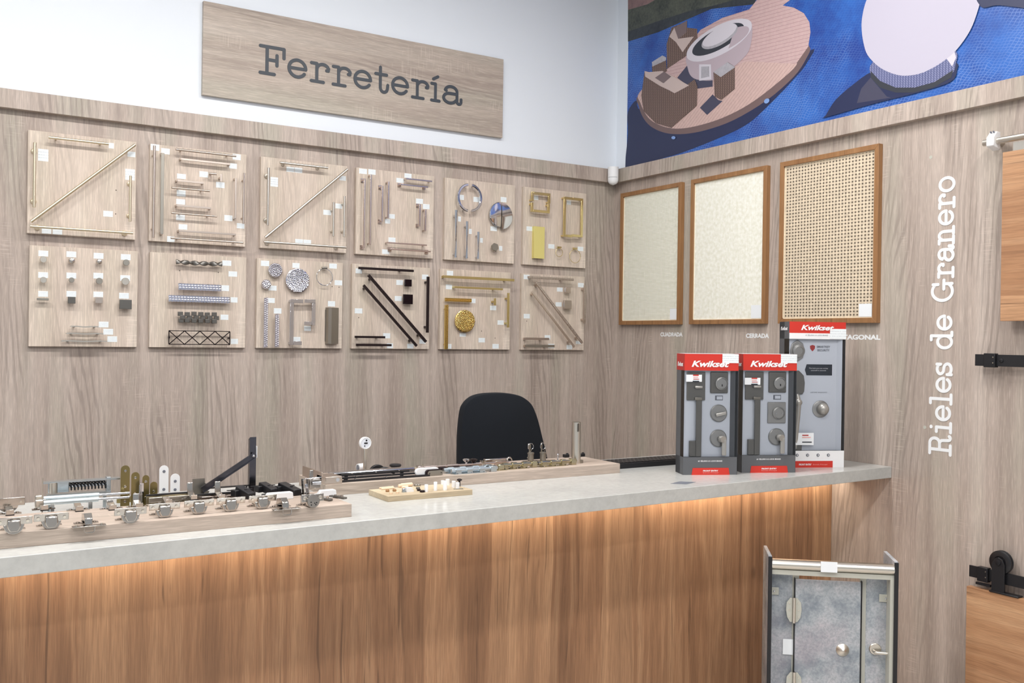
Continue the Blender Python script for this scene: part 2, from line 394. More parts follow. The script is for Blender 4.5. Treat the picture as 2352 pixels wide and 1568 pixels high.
# ------------------------------------------------------------------ typewriter lettering
def arc(cx, cy, rx, ry, a0, a1, n=18): return [(cx+rx*math.cos(math.radians(a0+(a1-a0)*i/n)), cy+ry*math.sin(math.radians(a0+(a1-a0)*i/n))) for i in range(n+1)]
GL = {
 'F': (.86, [[(.27, 0), (.27, 1)], [(.06, 1), (.8, 1), (.8, .66)], [(.27, .52), (.58, .52)], [(.58, .72), (.58, .34)], [(.06, 0), (.5, 0)]]),
 'e': (.70, [[(.1, .37), (.62, .37)]+arc(.36, .37, .27, .32, 0, 325, 30)]),
 'r': (.68, [[(.07, .69), (.24, .69), (.24, 0)], [(.07, 0), (.45, 0)], arc(.43, .47, .19, .22, 180, 20, 16)+[(.60, .5)], [(.55, .47), (.6, .47)]]),
 't': (.55, [[(.24, .98), (.24, .2)]+arc(.38, .18, .14, .18, 180, 350, 12)+[(.53, .3)], [(.06, .7), (.48, .7)]]),
 'í': (.46, [[(.06, .69), (.25, .69), (.25, 0)], [(.06, 0), (.44, 0)], [(.14, .88), (.36, 1.0)]]),
 'i': (.48, [[(.06, .69), (.25, .69), (.25, 0)], [(.06, 0), (.44, 0)], [(.24, .94), (.25, .95)], [(.23, .95), (.26, .95)]]),
 'a': (.72, [[(.13, .52), (.17, .5)]+arc(.33, .48, .2, .21, 165, 0, 14)+[(.53, .13)]+arc(.6, .1, .07, .1, 180, 350, 8)+[(.67, .2)], [(.53, .4)]+arc(.29, .2, .21, .2, 100, 330, 20)+[(.53, .16)]]),
 'R': (.92, [[(.24, 0), (.24, 1)], [(.06, 0), (.44, 0)], [(.06, 1), (.5, 1)]+arc(.5, .76, .2, .24, 90, -90, 12)+[(.24, .52)], [(.5, .52)]+arc(.5, .36, .13, .16, 80, 0, 6)+[(.65, .12)]+arc(.74, .1, .09, .1, 180, 330, 8)]),
 'l': (.48, [[(.06, 1), (.25, 1), (.25, 0)], [(.06, 0), (.44, 0)]]),
 's': (.62, [[(.5, .55)]+arc(.31, .53, .2, .16, 30, 270, 14)+arc(.31, .19, .22, .18, 90, -150, 14), [(.51, .7), (.51, .52)], [(.09, .2), (.09, 0)]]),
 'd': (.76, [arc(.32, .35, .25, .34, 0, 360, 30), [(.4, 1), (.57, 1), (.57, 0)], [(.57, 0), (.72, 0)]]),
 'G': (.98, [arc(.46, .5, .38, .49, 48, 325, 30), [(.75, .95), (.75, .7)], [(.77, .42), (.77, .03)], [(.55, .42), (.92, .42)]]),
 'n': (.78, [[(.06, .69), (.2, .69), (.2, 0)], [(.05, 0), (.36, 0)], arc(.38, .44, .18, .25, 180, 0, 14)+[(.56, 0)], [(.46, 0), (.73, 0)]]),
 'o': (.70, [arc(.35, .35, .27, .34, 0, 360, 30)]),
 ' ': (.5, []),
}
def glyph(mb, ch, o, U, V, sx, sz, w, ext):
    """stroked rounded glyph; w = stroke width in metres"""
    Nn = U.cross(V).normalized(); r = w/2; ext0 = ext; k_ = 0
    for st in GL[ch][1]:
        P = [Vector(o)+U*(x*sx)+V*(y*sz) for x, y in st]
        for a, b in zip(P, P[1:]):
            d = b-a
            if d.length < 1e-6: continue
            k_ += 1; ext = ext0+k_*.00002
            q = Nn.cross(d.normalized())*r
            mb.add([a-q+Nn*ext, b-q+Nn*ext, b+q+Nn*ext, a+q+Nn*ext], [(0, 1, 2, 3)])
            mb.add([a-q, b-q, b-q+Nn*ext, a-q+Nn*ext], [(0, 1, 2, 3)]); mb.add([a+q, b+q, b+q+Nn*ext, a+q+Nn*ext], [(3, 2, 1, 0)])
        for a in P:
            k_ += 1; ext = ext0+k_*.00002
            n = 14; vs = [a+(U*math.cos(2*math.pi*i/n)+V*math.sin(2*math.pi*i/n))*r for i in range(n)]
            mb.add([v+Nn*ext for v in vs], [tuple(range(n))])
            mb.add(vs+[v+Nn*ext for v in vs], [(i, (i+1) % n, n+(i+1) % n, n+i) for i in range(n)])

# ------------------------------------------------------------------ FERRETERIA sign
SX0, SX1, SZ0, SZ1 = -2.234, -.744, 2.5165, 2.914
sg = thing('wall_sign', (-1.489, -.02, SZ0), 'long oak sign board reading Ferretería on the white upper wall', 'sign')
MB().box(SX0, SX1, -.02, -.0008, SZ0, SZ1).build('board', 'sign_oak', sg, bevel=.0008)
lefts = [593.7, 660, 711.6, 762, 812, 859.8, 898.9, 944.6, 988.7, 1016.5]; rights = [655.8, 706, 758.3, 808, 855, 894.5, 940, 986.6, 1013, 1063]
Zb = 2.650; capH = .117
for ch, a, b in zip('Ferretería', lefts, rights):
    xa = hit(a, 150, 1, -.02).x; xb = hit(b, 150, 1, -.02).x; w = .0150
    xs = [p[0] for st in GL[ch][1] for p in st]; x0, x1 = min(xs), max(xs); s = (xb-xa-w)/(x1-x0)
    mb = MB(); glyph(mb, ch, Vector((xa+w/2-x0*s, -.0203, Zb)), Vector((1, 0, 0)), Vector((0, 0, 1)), s, capH, w, .001)
    mb.build('letter', 'letter_dark', sg, smooth=False)
# ------------------------------------------------------------------ lettering on the right wall
U = Vector((0, 0, 1)); V = Vector((0, 1, 0)); s_ = 'Rieles de Granero'
tot = sum(GL[c][0] for c in s_); z0, z1 = 1.500-.412, 1.500+.628; k = (z1-z0)/tot
ybase, ytop = -2.026, -1.942
wl = thing('wall_lettering', (WB_, -1.98, z0), 'white vertical words Rieles de Granero on the oak wall', 'lettering')
adv = 0
for ch in s_:
    if ch != ' ':
        mb = MB(); glyph(mb, ch, Vector((WB_-.0003, ybase, z0+adv*k)), U, V, k, (ytop-ybase), .0118, .0006)
        # glyph plane normal is U x V = -x : faces the room
        mb.build('letter', 'letter_white', wl, smooth=False)
    adv += GL[ch][0]
for s_, ya, yb, zz, h in (('CUADRADA', 1517, 1568, 763, 773), ('CERRADA', 1713.5, 1766.5, 765.5, 776.5), ('OCTAGONAL', 1910, 2022.5, 768.5, 780.5)):
    a = hit(ya, (zz+h)/2, 0, WB_); b = hit(yb, (zz+h)/2, 0, WB_); H = (hit(yb, zz, 0, WB_)-hit(yb, h, 0, WB_)).z
    o = text(s_, 'wall_lettering', (WB_-.0002, a.y, b.z-H/2), (0, -1, 0), (0, 0, 1), abs(b.y-a.y), H, 'letter_white', None, bold=.05, ext=.0005)
    tag(o, {'CUADRADA': 'small white word CUADRADA under the narrow pale woven panel', 'CERRADA': 'small white word CERRADA under the middle woven panel', 'OCTAGONAL': 'small white word OCTAGONAL under the large cane panel, partly hidden by a lock box'}[s_], 'lettering')

# ------------------------------------------------------------------ mural
def mpt(px, py): h = hit(px, py, 0, 0); return h
def water(name, deep, light, line):
    m = mat(name, deep, .45); N = NT(m); c = N.coord(); s = N.n('ShaderNodeSeparateXYZ'); N.l(c, s.inputs[0])
    u = N.math('ADD', N.math('MULTIPLY', s.outputs[1], 60), N.math('MULTIPLY', s.outputs[2], 45)); v = N.math('SUBTRACT', N.math('MULTIPLY', s.outputs[2], 100), N.math('MULTIPLY', s.outputs[1], 26))
    wb_ = N.noise(c, 20, 2); u = N.math('ADD', u, N.math('MULTIPLY', wb_, 2.0)); v = N.math('ADD', v, N.math('MULTIPLY', wb_, 2.4))
    ln = N.math('MAXIMUM', N.math('GREATER_THAN', N.math('FRACT', u), .82), N.math('GREATER_THAN', N.math('FRACT', v), .8))
    n2 = N.noise(c, 4.5, 5, .65); n3 = N.noise(c, 3.1, 2)
    col = N.ramp(n2, [(.35, deep), (.62, light)])
    col = N.mix(N.math('MULTIPLY', ln, N.ramp(n3, [(.4, g(.12)), (.6, g(.6))])), col, lin(line)); N.l(col, N.b.inputs['Base Color']); return m
def deck(name, a, line, rot, sc):
    m = mat(name, a, .5); N = NT(m); c = N.mapping(N.coord(), (1, 1, 1), (0, 0, 0), (rot, 0, 0)); s = N.n('ShaderNodeSeparateXYZ'); N.l(c, s.inputs[0])
    l_ = N.math('GREATER_THAN', N.math('FRACT', N.math('MULTIPLY', s.outputs[2], sc)), .9)
    N.l(N.mix(N.math('MULTIPLY', l_, .7), N.mix(N.noise(N.coord(), 60, 3), lin(a), lin([v*.88 for v in a])), lin(line)), N.b.inputs['Base Color']); return m
def wicker(name, a, b, sc=120):
    m = mat(name, a, .5); N = NT(m); c = N.coord(); s = N.n('ShaderNodeSeparateXYZ'); N.l(c, s.inputs[0])
    w1 = N.math('FRACT', N.math('ADD', N.math('MULTIPLY', s.outputs[2], sc), N.math('MULTIPLY', s.outputs[1], sc*.35)))
    w2 = N.math('FRACT', N.math('MULTIPLY', s.outputs[1], sc*.55))
    f = N.math('MULTIPLY', N.math('GREATER_THAN', w1, .5), N.math('GREATER_THAN', w2, .3)); N.l(N.mix(f, lin(a), lin(b)), N.b.inputs['Base Color']); return m
MM = [water('mural_pool', (24, 60, 142), (40, 100, 186), (118, 146, 204)),      # 0
      mat('mural_shade', (34, 42, 78), .45),                                     # 1
      speckled('mural_shrubs', (92, 96, 86), (34, 42, 44), .5, 70),              # 2
      speckled('mural_bank', (60, 66, 72), (28, 34, 46), .5, 40),                # 3
      deck('mural_deck_lower', (212, 182, 176), (140, 104, 104), math.radians(38), 62),   # 4
      deck('mural_deck_upper', (206, 176, 176), (140, 104, 110), math.radians(-4), 62),   # 5
      mat('mural_deck_edge', (112, 92, 92), .5),                                 # 6
      mat('mural_stone', (206, 202, 212), .5),                                   # 7
      mat('mural_stone_side', (178, 164, 174), .5),                              # 8
      mat('mural_dark', (48, 52, 62), .5),                                       # 9
      speckled('mural_table_top', (178, 176, 184), (150, 148, 158), .5, 80),     # 10
      wicker('mural_wicker', (84, 66, 62), (140, 116, 106)),                     # 11
      mat('mural_cushion', (196, 178, 174), .5),                                 # 12
      mat('mural_parasol', (190, 186, 203), .5),                                 # 13
      wicker('mural_lattice', (76, 84, 126), (150, 152, 188), 150),              # 14
      mat('mural_shade_deck', (66, 66, 88), .5),                                 # 15
      speckled('mural_earth', (150, 120, 118), (96, 78, 84), .5, 30),            # 16
      mat('mural_light', (126, 158, 214), .5),                                   # 17
      mat('mural_cushion_dark', (118, 102, 104), .5)]                            # 18
mu = MB(); lay = [0]
def smooth_ring(P):
    n = len(P); out = []
    for i in range(n):
        p0, p1, p2, p3 = P[i-1], P[i], P[(i+1) % n], P[(i+2) % n]
        for t_ in (0, .25, .5, .75): out.append(tuple(.5*(2*p1[k]+(p2[k]-p0[k])*t_+(2*p0[k]-5*p1[k]+4*p2[k]-p3[k])*t_**2+(3*p1[k]-p0[k]-3*p2[k]+p3[k])*t_**3) for k in (0, 1)))
    return out
def mp(k, pts, org=(1380, 0), s=3.919):
    if k in (1, 4, 6, 8, 13, 14) and len(pts) < 39: pts = smooth_ring(pts)
    lay[0] += 1; mu.cur = k; d = .0012+lay[0]*.00012
    mu.prism([Vector((-d, *mpt(org[0]+x/s, org[1]+y/s)[1:])) for x, y in pts], Vector((.0001, 0, 0)))
def ell(cx, cy, rx, ry, rot=0, a0=0, a1=360, n=40):
    c_, s_ = math.cos(math.radians(rot)), math.sin(math.radians(rot))
    return [(cx+rx*math.cos(t)*c_-ry*math.sin(t)*s_, cy+rx*math.cos(t)*s_+ry*math.sin(t)*c_) for t in [math.radians(a0+(a1-a0)*i/n) for i in range(n if a1-a0 == 360 else n+1)]]
MUy0 = mpt(1442, 200).y
mu.cur = 0; mu.box(-.0011, -.0005, -3.4, MUy0, FT-.005, MU_Z)
L0 = 246   # zoom x of the mural's left edge
mp(16, [(L0, -200), (1450, -330), (1450, -140), (900, 20), (500, 130), (L0, 200)])
mp(2, [(L0, 90), (420, 40), (560, -40), (900, -60), (1300, -140), (1500, -150), (1350, 0), (1000, 60), (520, 190), (L0, 290)])
mp(3, [(L0, 285), (520, 190), (780, 105), (1000, 55), (1430, -60), (1380, 40), (1000, 80), (780, 175), (520, 290), (L0, 375)])
mp(1, [(L0, 1010), (330, 900), (400, 1000), (1100, 1000), (1870, 460), (1860, 560), (1760, 690), (1500, 960), (1300, 1130), (1000, 1270), (700, 1385), (520, 1440), (240, 1580), (L0, 1200)])
mp(6, [(342, 860), (345, 960), (390, 1070), (470, 1150), (600, 1200), (760, 1205), (950, 1170), (1200, 1080), (1500, 900), (1740, 690), (1850, 530), (1880, 420), (1700, 400), (600, 800)])
mp(4, [(352, 830), (360, 930), (430, 1060), (540, 1130), (680, 1158), (860, 1135), (1100, 1060), (1350, 930), (1600, 740), (1760, 590), (1700, 560), (1290, 540), (900, 500), (600, 620)])
mp(5, [(560, 690), (700, 480), (800, 400), (900, 270), (1100, 160), (1340, 85), (1440, -10), (1720, -10), (1640, 50), (1740, 70), (1830, 120), (1880, 200), (1890, 290), (1870, 420), (1760, 575), (1300, 552), (1220, 600), (900, 660)])
mp(5, [(1340, 85), (1440, -40), (1480, -140), (1800, -140), (1640, 50), (1380, 190)])
mp(15, [(690, 700), (780, 590), (1010, 700), (1010, 780), (860, 800), (800, 780)])
mp(15, [(895, 970), (1010, 850), (1060, 900), (1100, 910), (960, 1035)])
mp(11, [(595, 400), (640, 250), (780, 190), (780, 250), (870, 260), (875, 380), (780, 500), (600, 620)])
mp(18, [(665, 250), (780, 185), (775, 290), (690, 360)])
mp(12, [(620, 330), (665, 250), (700, 350), (840, 330), (740, 470), (680, 380)])
mp(8, [(783, 500), (788, 620), (820, 690), (890, 720), (1020, 720), (1150, 640), (1290, 520), (1350, 420), (1358, 230), (1200, 380), (1000, 500)])
mp(7, ell(1070, 362, 330, 125, -29))
mp(9, ell(1060, 355, 262, 88, -29))
mp(8, ell(1150, 360, 215, 70, -30, -60, 100))
mp(10, ell(1074, 330, 185, 72, -31))
mp(7, ell(1074, 316, 175, 62, -31))
mp(7, [(890, 580), (996, 580), (1000, 715), (890, 728)])
mp(10, [(908, 600), (980, 598), (982, 690), (908, 705)])
mp(11, [(1018, 650), (1150, 560), (1210, 600), (1210, 800), (1090, 900), (1030, 870)])
mp(10, [(1018, 650), (1145, 560), (1215, 605), (1085, 695)])
mp(11, [(465, 590), (590, 530), (600, 640), (470, 690)])
mp(10, [(465, 560), (560, 500), (595, 520), (590, 545), (470, 600)])
mp(11, [(370, 860), (400, 640), (560, 740), (670, 840), (850, 715), (875, 780), (870, 950), (640, 1150), (500, 1110), (390, 1000)])
mp(12, [(400, 640), (440, 650), (560, 640), (640, 680), (800, 770), (670, 840), (560, 780), (410, 690)])
mp(18, [(480, 710), (575, 645), (640, 690), (560, 760)])
mp(12, [(400, 640), (560, 745), (668, 790), (668, 835), (540, 775), (405, 690)])
mp(17, ell(1500, 910, 26, 20, -40)); mp(17, ell(660, 1240, 18, 14, 0))
o2 = (1860, 0)
def mq(k, pts): mp(k, pts, o2, 3.92)
mq(1, [(150, 1040), (240, 900), (400, 760), (560, 650), (700, 640), (1280, 560), (1330, 640), (1270, 740), (1000, 830), (600, 930), (0+140, 1060)])
mq(15, [(430, 930), (470, 800), (555, 700), (700, 870), (740, 880)])
mq(14, [(560, 580), (560, 680), (640, 770), (800, 830), (950, 820), (1150, 760), (1290, 660), (1320, 580), (1320, 460), (1100, 400), (700, 500)])
mq(9, [(556, 640), (640, 730), (780, 790), (950, 790), (1130, 740), (1300, 630), (1280, 700), (1120, 790), (940, 835), (780, 835), (640, 790), (556, 700)])
mq(7, [(1240, 530), (1310, 460), (1325, 520), (1290, 600)])
mq(13, [(475, 260), (478, 170), (500, 60), (530, -20), (600, -160), (1540, -160), (1545, -20), (1520, 100), (1450, 280), (1330, 450), (1200, 560), (1040, 650), (900, 682), (780, 672), (640, 610), (530, 500), (490, 380)])
mq(1, [(1545, -150), (2300, -150), (2300, 110), (1900, 70), (1700, 50), (1545, 60)])
muo = mu.build('pool_mural', MM, loc=(0, -1.5, 2.4), smooth=False)
tag(muo, 'large printed photo mural of a round wooden deck in a blue pool', 'mural')

# ------------------------------------------------------------------ motion detector in the corner
cz0, cz1 = 2.352, 2.445
md = thing('motion_detector', (-.055, -.05, 2.33), 'small white rounded motion detector in the room corner above the oak trim', 'motion detector')
c0 = Vector((-.075, -.072, 0)); prof = []
mb = MB(); n = 20
ax = (Vector((-1, -1, 0))).normalized(); sd = Vector((1, -1, 0)).normalized()
ring = []
for j in range(15):
    t = j/14; z = 2.335+t*.098
    wd = .029*min(1, math.sqrt(max(0, 1-(1-min(t/.32, 1))**2))*1.0+.02)
    ring.append([c0+Vector((0, 0, z))+sd*math.cos(a)*wd+ax*math.sin(a)*wd*.8 for a in [2*math.pi*i/n for i in range(n)]])
vs = [v for r in ring for v in r]
mb.add(vs, [(j*n+i, j*n+(i+1) % n, (j+1)*n+(i+1) % n, (j+1)*n+i) for j in range(14) for i in range(n)]+[tuple(range(n))[::-1], tuple(range(14*n, 15*n))])
mb.build('housing', 'white_plastic', md, bevel=0)
mb = MB(); mb.tube([c0+Vector((0, 0, 2.376))+sd*math.cos(a)*.0288+ax*math.sin(a)*.0232 for a in [math.radians(35+110*i/10) for i in range(11)]], .0009, 6); mb.build('slot', 'grey_print', md)
MB().frame_box(Vector((-.042, -.04, 2.4)), sd*.014, ax*.028, Vector((0, 0, .03))).build('bracket', 'white_plastic', md)

# ================================================================== display boards on the left wall
BX1 = [(-2.8926, -2.4958), (-2.4432, -2.0437), (-1.9799, -1.5779), (-1.5332, -1.1304), (-1.0703, -.6672), (-.6154, -.2157)]
BX2 = [(-2.8824, -2.4845), (-2.437, -2.0382), (-1.9915, -1.5934), (-1.5467, -1.1446), (-1.0887, -.6859), (-.6188, -.2192)]
R1 = (1.8827, 2.2827); R2 = (1.4442, 1.8369)
YB = WA-BT             # front face of the boards
names = ['top-left', 'second top', 'third top', 'fourth top', 'fifth top', 'rightmost top',
         'bottom-left', 'second bottom', 'third bottom', 'fourth bottom', 'fifth bottom', 'rightmost bottom']
blab = ['square pale oak board at top left holding satin brass rod handles', 'square pale oak board full of nickel rods and flat pulls, second of the top row',
        'square pale oak board with a diagonal steel rod, third of the top row', 'square pale oak board of slim square champagne pulls, fourth of the top row',
        'square pale oak board with mirror chrome rings and discs, fifth of the top row', 'square pale oak board with polished brass frames and yellow plate, last of the top row',
        'square pale oak board with twelve small knobs, bottom left', 'pale oak board with hammered chrome bars and a lattice pull, second of bottom row',
        'square pale oak board with dimpled chrome discs, third of the bottom row', 'square pale oak board with black bronze diagonal handles, fourth of the bottom row',
        'pale oak board with gold handles and gold dimpled disc, fifth of bottom row', 'square pale oak board with grey hammered diagonal handles, last of the bottom row']
TR = {1: (40, 280, 4.2), 2: (40, 560, 4.2), 3: (570, 340, 5.345), 4: (570, 580, 5.345), 5: (1000, 390, 6.533), 6: (990, 600, 6.357)}
BOARD = []
for i in range(12):
    x0, x1 = (BX1 if i < 6 else BX2)[i % 6]; z0, z1 = R1 if i < 6 else R2
    o = MB().box(x0, x1, YB, WA, z0, z1).build('display_board', 'board_oak', None, bevel=.001)
    o.location.y = WA; o.data.transform(Matrix.Translation((0, -(BT/2), 0))); WL[o.name] = Vector(o.location)
    tag(o, blab[i], 'display board', 'square oak handle display boards'); BOARD.append(o)
cur = {'b': 0, 't': 1}
def zp(x, y, off=0.0):
    ox, oy, s = TR[cur['t']]; return hit(ox+x/s, oy+y/s, 1, YB-off)
def sticker(x, y, w=95, h=55, m='label', off=.0):
    ox, oy, s = TR[cur['t']]; c = zp(x, y, off); W_ = abs(zp(x+w/2, y, off).x-zp(x-w/2, y, off).x)*.97; H_ = h/s*(c-CAM).dot(_f)/FPX
    # paper labels lie flat on the board
    MB().box(c.x-W_/2, c.x+W_/2, YB-.0005, YB, c.z-H_/2, c.z+H_/2).build('price_label', m, BOARD[cur['b']], smooth=False)
def hole(x, y):
    c = zp(x, y); MB().cyl((c.x, YB-.0003, c.z), (c.x, YB, c.z), .0022, 10).build('screw_hole', 'hole', BOARD[cur['b']])
def handle_pts(p1, p2, off):
    a = zp(*p1, off); b = zp(*p2, off)
    dx, dz = abs(a.x-b.x), abs(a.z-b.z)
    if dx < dz*.25: x = (a.x+b.x)/2; a.x = b.x = x
    elif dz < dx*.25: z = (a.z+b.z)/2; a.z = b.z = z
    return a, b
def pxw(w, a, b, off):
    ox, oy, s = TR[cur['t']]; c = (a+b)/2; v = w/s*depth(c)/FPX
    return v*(1.12 if a.x == b.x else 1.0)
def pull(p1, p2, m, lab, style='rod', r=.005, off=.03, posts=(.1, .9), ros=0, w=.012, t=.005, pr=None, bm=None, grp=None, ribs=0, name='bar_pull', square=False, facew=0):
    a, b = handle_pts(p1, p2, off); base = (a+b)/2; base.y = YB
    if w > 1: w = pxw(w, a, b, off)
    h = thing(name, base, lab, 'handle', grp)
    mb = MB()
    if style == 'rod': mb.cyl(a, b, r, 18)
    else: mb.bar(a, b, Vector((0, 1, 0)).cross((b-a).normalized()), w, t)
    if ribs:
        d = (b-a).normalized(); n_ = int((b-a).length/ribs); sd_ = Vector((0, 1, 0)).cross(d)
        for i in range(n_): c = a.lerp(b, (i+.5)/n_); mb.frame_box(c+Vector((0, -t/2-.0006, 0)), d*ribs*.28, sd_*w*.5, Vector((0, .0008, 0)))
    mb.build('bar', bm or m, h, bevel=.0006)
    pr = pr or (r*.75 if style == 'rod' else min(w, .012)*.42)
    for f in posts:
        c = a.lerp(b, f); q = Vector((c.x, YB, c.z)); mb = MB()
        if square or style != 'rod': mb.frame_box((c+q)/2, (pr, 0, 0), (0, off/2, 0), (0, 0, pr))
        else: mb.cyl(c, q, pr, 12)
        p = mb.build('post', m, h, bevel=0)
        if ros:
            mb = MB()
            if square: mb.frame_box(q+Vector((0, -.003, 0)), (ros, 0, 0), (0, .003, 0), (0, 0, ros))
            else: mb.lathe(q, (0, -1, 0), [(ros, 0), (ros, .004), (ros*.8, .007), (ros*.4, .008)], 18)
            mb.build('rosette', m, p)
    return h
def B(i, t): cur['b'] = i; cur['t'] = t
G = 'satin brass rods on the top-left board'
B(0, 1); S = 'satin_brass'
pull((170, 198), (158, 822), S, 'upright satin brass rod handle along the left edge of the top-left board', r=.0058, posts=(.12, .9), ros=.011)
pull((300, 146), (880, 214), S, 'short level satin brass rod at the top edge of the top-left board', r=.0054, posts=(.13, .87))
pull((1135, 220), (130, 962), S, 'long diagonal satin brass rod crossing the top-left board', r=.006, posts=(.08, .92))
pull((1093, 518), (1085, 960), S, 'short upright satin brass rod near the right edge of the top-left board', r=.0052, posts=(.16, .86), ros=.009)
pull((120, 1002), (1115, 1075), S, 'long level satin brass rod along the bottom of the top-left board', r=.0056, posts=(.075, .925), ros=.011)
for a in ((249, 320, 103, 115), (906, 229, 50, 52), (1100, 312, 78, 50), (1086, 508, 95, 105), (875, 886), (281, 1049), (386, 1057)): sticker(*a)
hole(952, 658); hole(948, 887)
B(1, 1); S = 'nickel'; bd = 'of the second top board'
pull((1322, 228), (1310, 1115), S, 'tall nickel rod down the far left edge '+bd, r=.0055, posts=(.1, .9))
pull((1400, 300), (1394, 1080), S, 'tall flat grey nickel pull just right of the left-edge rod '+bd, 'flat', w=.013, t=.004, off=.024, posts=(.01, .99), bm='graynick')
pull((1525, 265), (2110, 328), S, 'nickel rod topmost on the level pulls '+bd, r=.005, posts=(.1, .86))
pull((1575, 358), (2050, 408), S, 'flat nickel pull directly under the topmost rod '+bd, 'flat', w=.0085, t=.009, off=.024, posts=(.01, .99))
pull((1845, 497), (1922, 503), S, 'tiny nickel T knob lying level near the middle '+bd, r=.005, posts=(.4,))
pull((1965, 500), (1963, 575), S, 'tiny flat upright T knob beside the level one '+bd, 'flat', w=.009, t=.005, posts=(.5,))
pull((1540, 565), (1795, 590), S, 'short flat nickel pull under the upper left label '+bd, 'flat', w=.0085, t=.009, off=.024, posts=(.01, .99))
pull((1485, 632), (1855, 667), S, 'short nickel rod just below the short flat pull '+bd, r=.0045, posts=(.2, .8))
pull((1535, 805), (1865, 832), S, 'flat nickel pull of medium length below the middle '+bd, 'flat', w=.009, t=.009, off=.024, posts=(.01, .99))
pull((1483, 878), (1925, 910), S, 'medium nickel rod under the medium flat pull '+bd, r=.0045, posts=(.2, .81))
pull((1555, 1047), (2105, 1088), S, 'long flat nickel pull second from the bottom '+bd, 'flat', w=.0085, t=.008, off=.024, posts=(.01, .99))
pull((1478, 1118), (2178, 1165), S, 'long nickel rod along the bottom edge '+bd, r=.0046, posts=(.1, .88))
pull((2108, 545), (2098, 930), S, 'upright flat nickel pull at the right '+bd, 'flat', w=.0085, t=.008, off=.024, posts=(.01, .99))
pull((2187, 492), (2180, 982), S, 'upright nickel rod at the far right edge '+bd, r=.0048, posts=(.14, .88))
for a in ((1328, 245, 85, 60), (1428, 283, 85), (2115, 338, 80), (2080, 425, 75, 50), (1797, 505, 85), (1582, 525, 88, 48), (1957, 608, 85), (1580, 688, 88, 60), (1575, 770, 88, 50), (1573, 922, 88), (2035, 927, 80), (1597, 1012, 85, 50), (2153, 1002, 75, 50), (1480, 1130, 75, 55)): sticker(*a)
B(2, 3); S = 'steel'; bd = 'of the third top board'
pull((258, 242), (232, 948), S, 'upright steel rod along the left edge '+bd, r=.0058, posts=(.13, .9), ros=.011)
pull((388, 176), (978, 246), S, 'level steel rod near the top edge '+bd, r=.0054, posts=(.1, .82), ros=.009)
pull((1220, 262), (210, 1098), S, 'long diagonal steel rod across the middle '+bd, r=.0062, posts=(.08, .92))
pull((1055, 665), (1040, 1083), S, 'shorter upright steel rod left of the right-hand pair '+bd, r=.0056, posts=(.22, .84), ros=.006)
pull((1186, 590), (1174, 1090), S, 'longer upright steel rod right of the right-hand pair '+bd, r=.0056, posts=(.18, .86), ros=.006)
pull((192, 1153), (1203, 1218), S, 'long level steel rod along the bottom '+bd, r=.0056, posts=(.06, .9), ros=.011)
for a in ((320, 415, 95, 115), (517, 262, 98, 62), (617, 272, 98, 62), (1160, 370, 80, 55), (970, 790, 98, 60), (1112, 712, 85, 60), (625, 1145, 98, 55), (725, 1153, 98, 55)): sticker(*a)
B(3, 3); S = 'champagne'; bd = 'of the fourth top board'
SQ = dict(style='flat', square=True, w=18, t=.0085)
pull((1432, 375), (1417, 1225), S, 'longest upright champagne square pull at far left '+bd, posts=(.015, .985), off=.026, ros=.009, **SQ)
pull((1507, 325), (1492, 1185), S, 'long upright champagne pull second from left '+bd, posts=(.015, .985), off=.026, **SQ)
pull((1647, 465), (1640, 905), S, 'medium upright champagne pull with square rosettes, third from left '+bd, posts=(.02, .98), off=.026, ros=.009, **SQ)
pull((1722, 412), (1715, 860), S, 'medium upright champagne pull without rosettes, fourth from left '+bd, posts=(.02, .98), off=.026, **SQ)
pull((1935, 376), (2255, 408), S, 'upper of two level champagne pulls at the top right '+bd, posts=(.02, .95), off=.026, **SQ)
pull((1870, 448), (2205, 478), S, 'lower level champagne pull with rosettes, top right '+bd, posts=(.03, .93), off=.026, ros=.008, **SQ)
pull((2107, 690), (2101, 960), S, 'short upright champagne pull with rosettes at right '+bd, posts=(.03, .95), off=.026, ros=.008, **SQ)
pull((2178, 755), (2168, 1020), S, 'short upright champagne pull nearest the right edge '+bd, posts=(.03, .97), off=.026, **SQ)
pull((1705, 1163), (2190, 1190), S, 'upper of two level champagne pulls at the bottom right '+bd, posts=(.02, .95), off=.026, **SQ)
pull((1745, 1240), (2238, 1270), S, 'lower level champagne pull with rosettes, bottom right '+bd, posts=(.03, .95), off=.026, ros=.009, **SQ)
for a in ((1410, 285, 98, 62), (1520, 293, 92, 62), (1865, 397, 95), (1962, 340, 90), (2103, 652, 88, 60), (2185, 718, 85, 60), (1765, 838, 72), (1712, 898, 65), (1765, 1125, 88), (1688, 1272, 92)): sticker(*a)
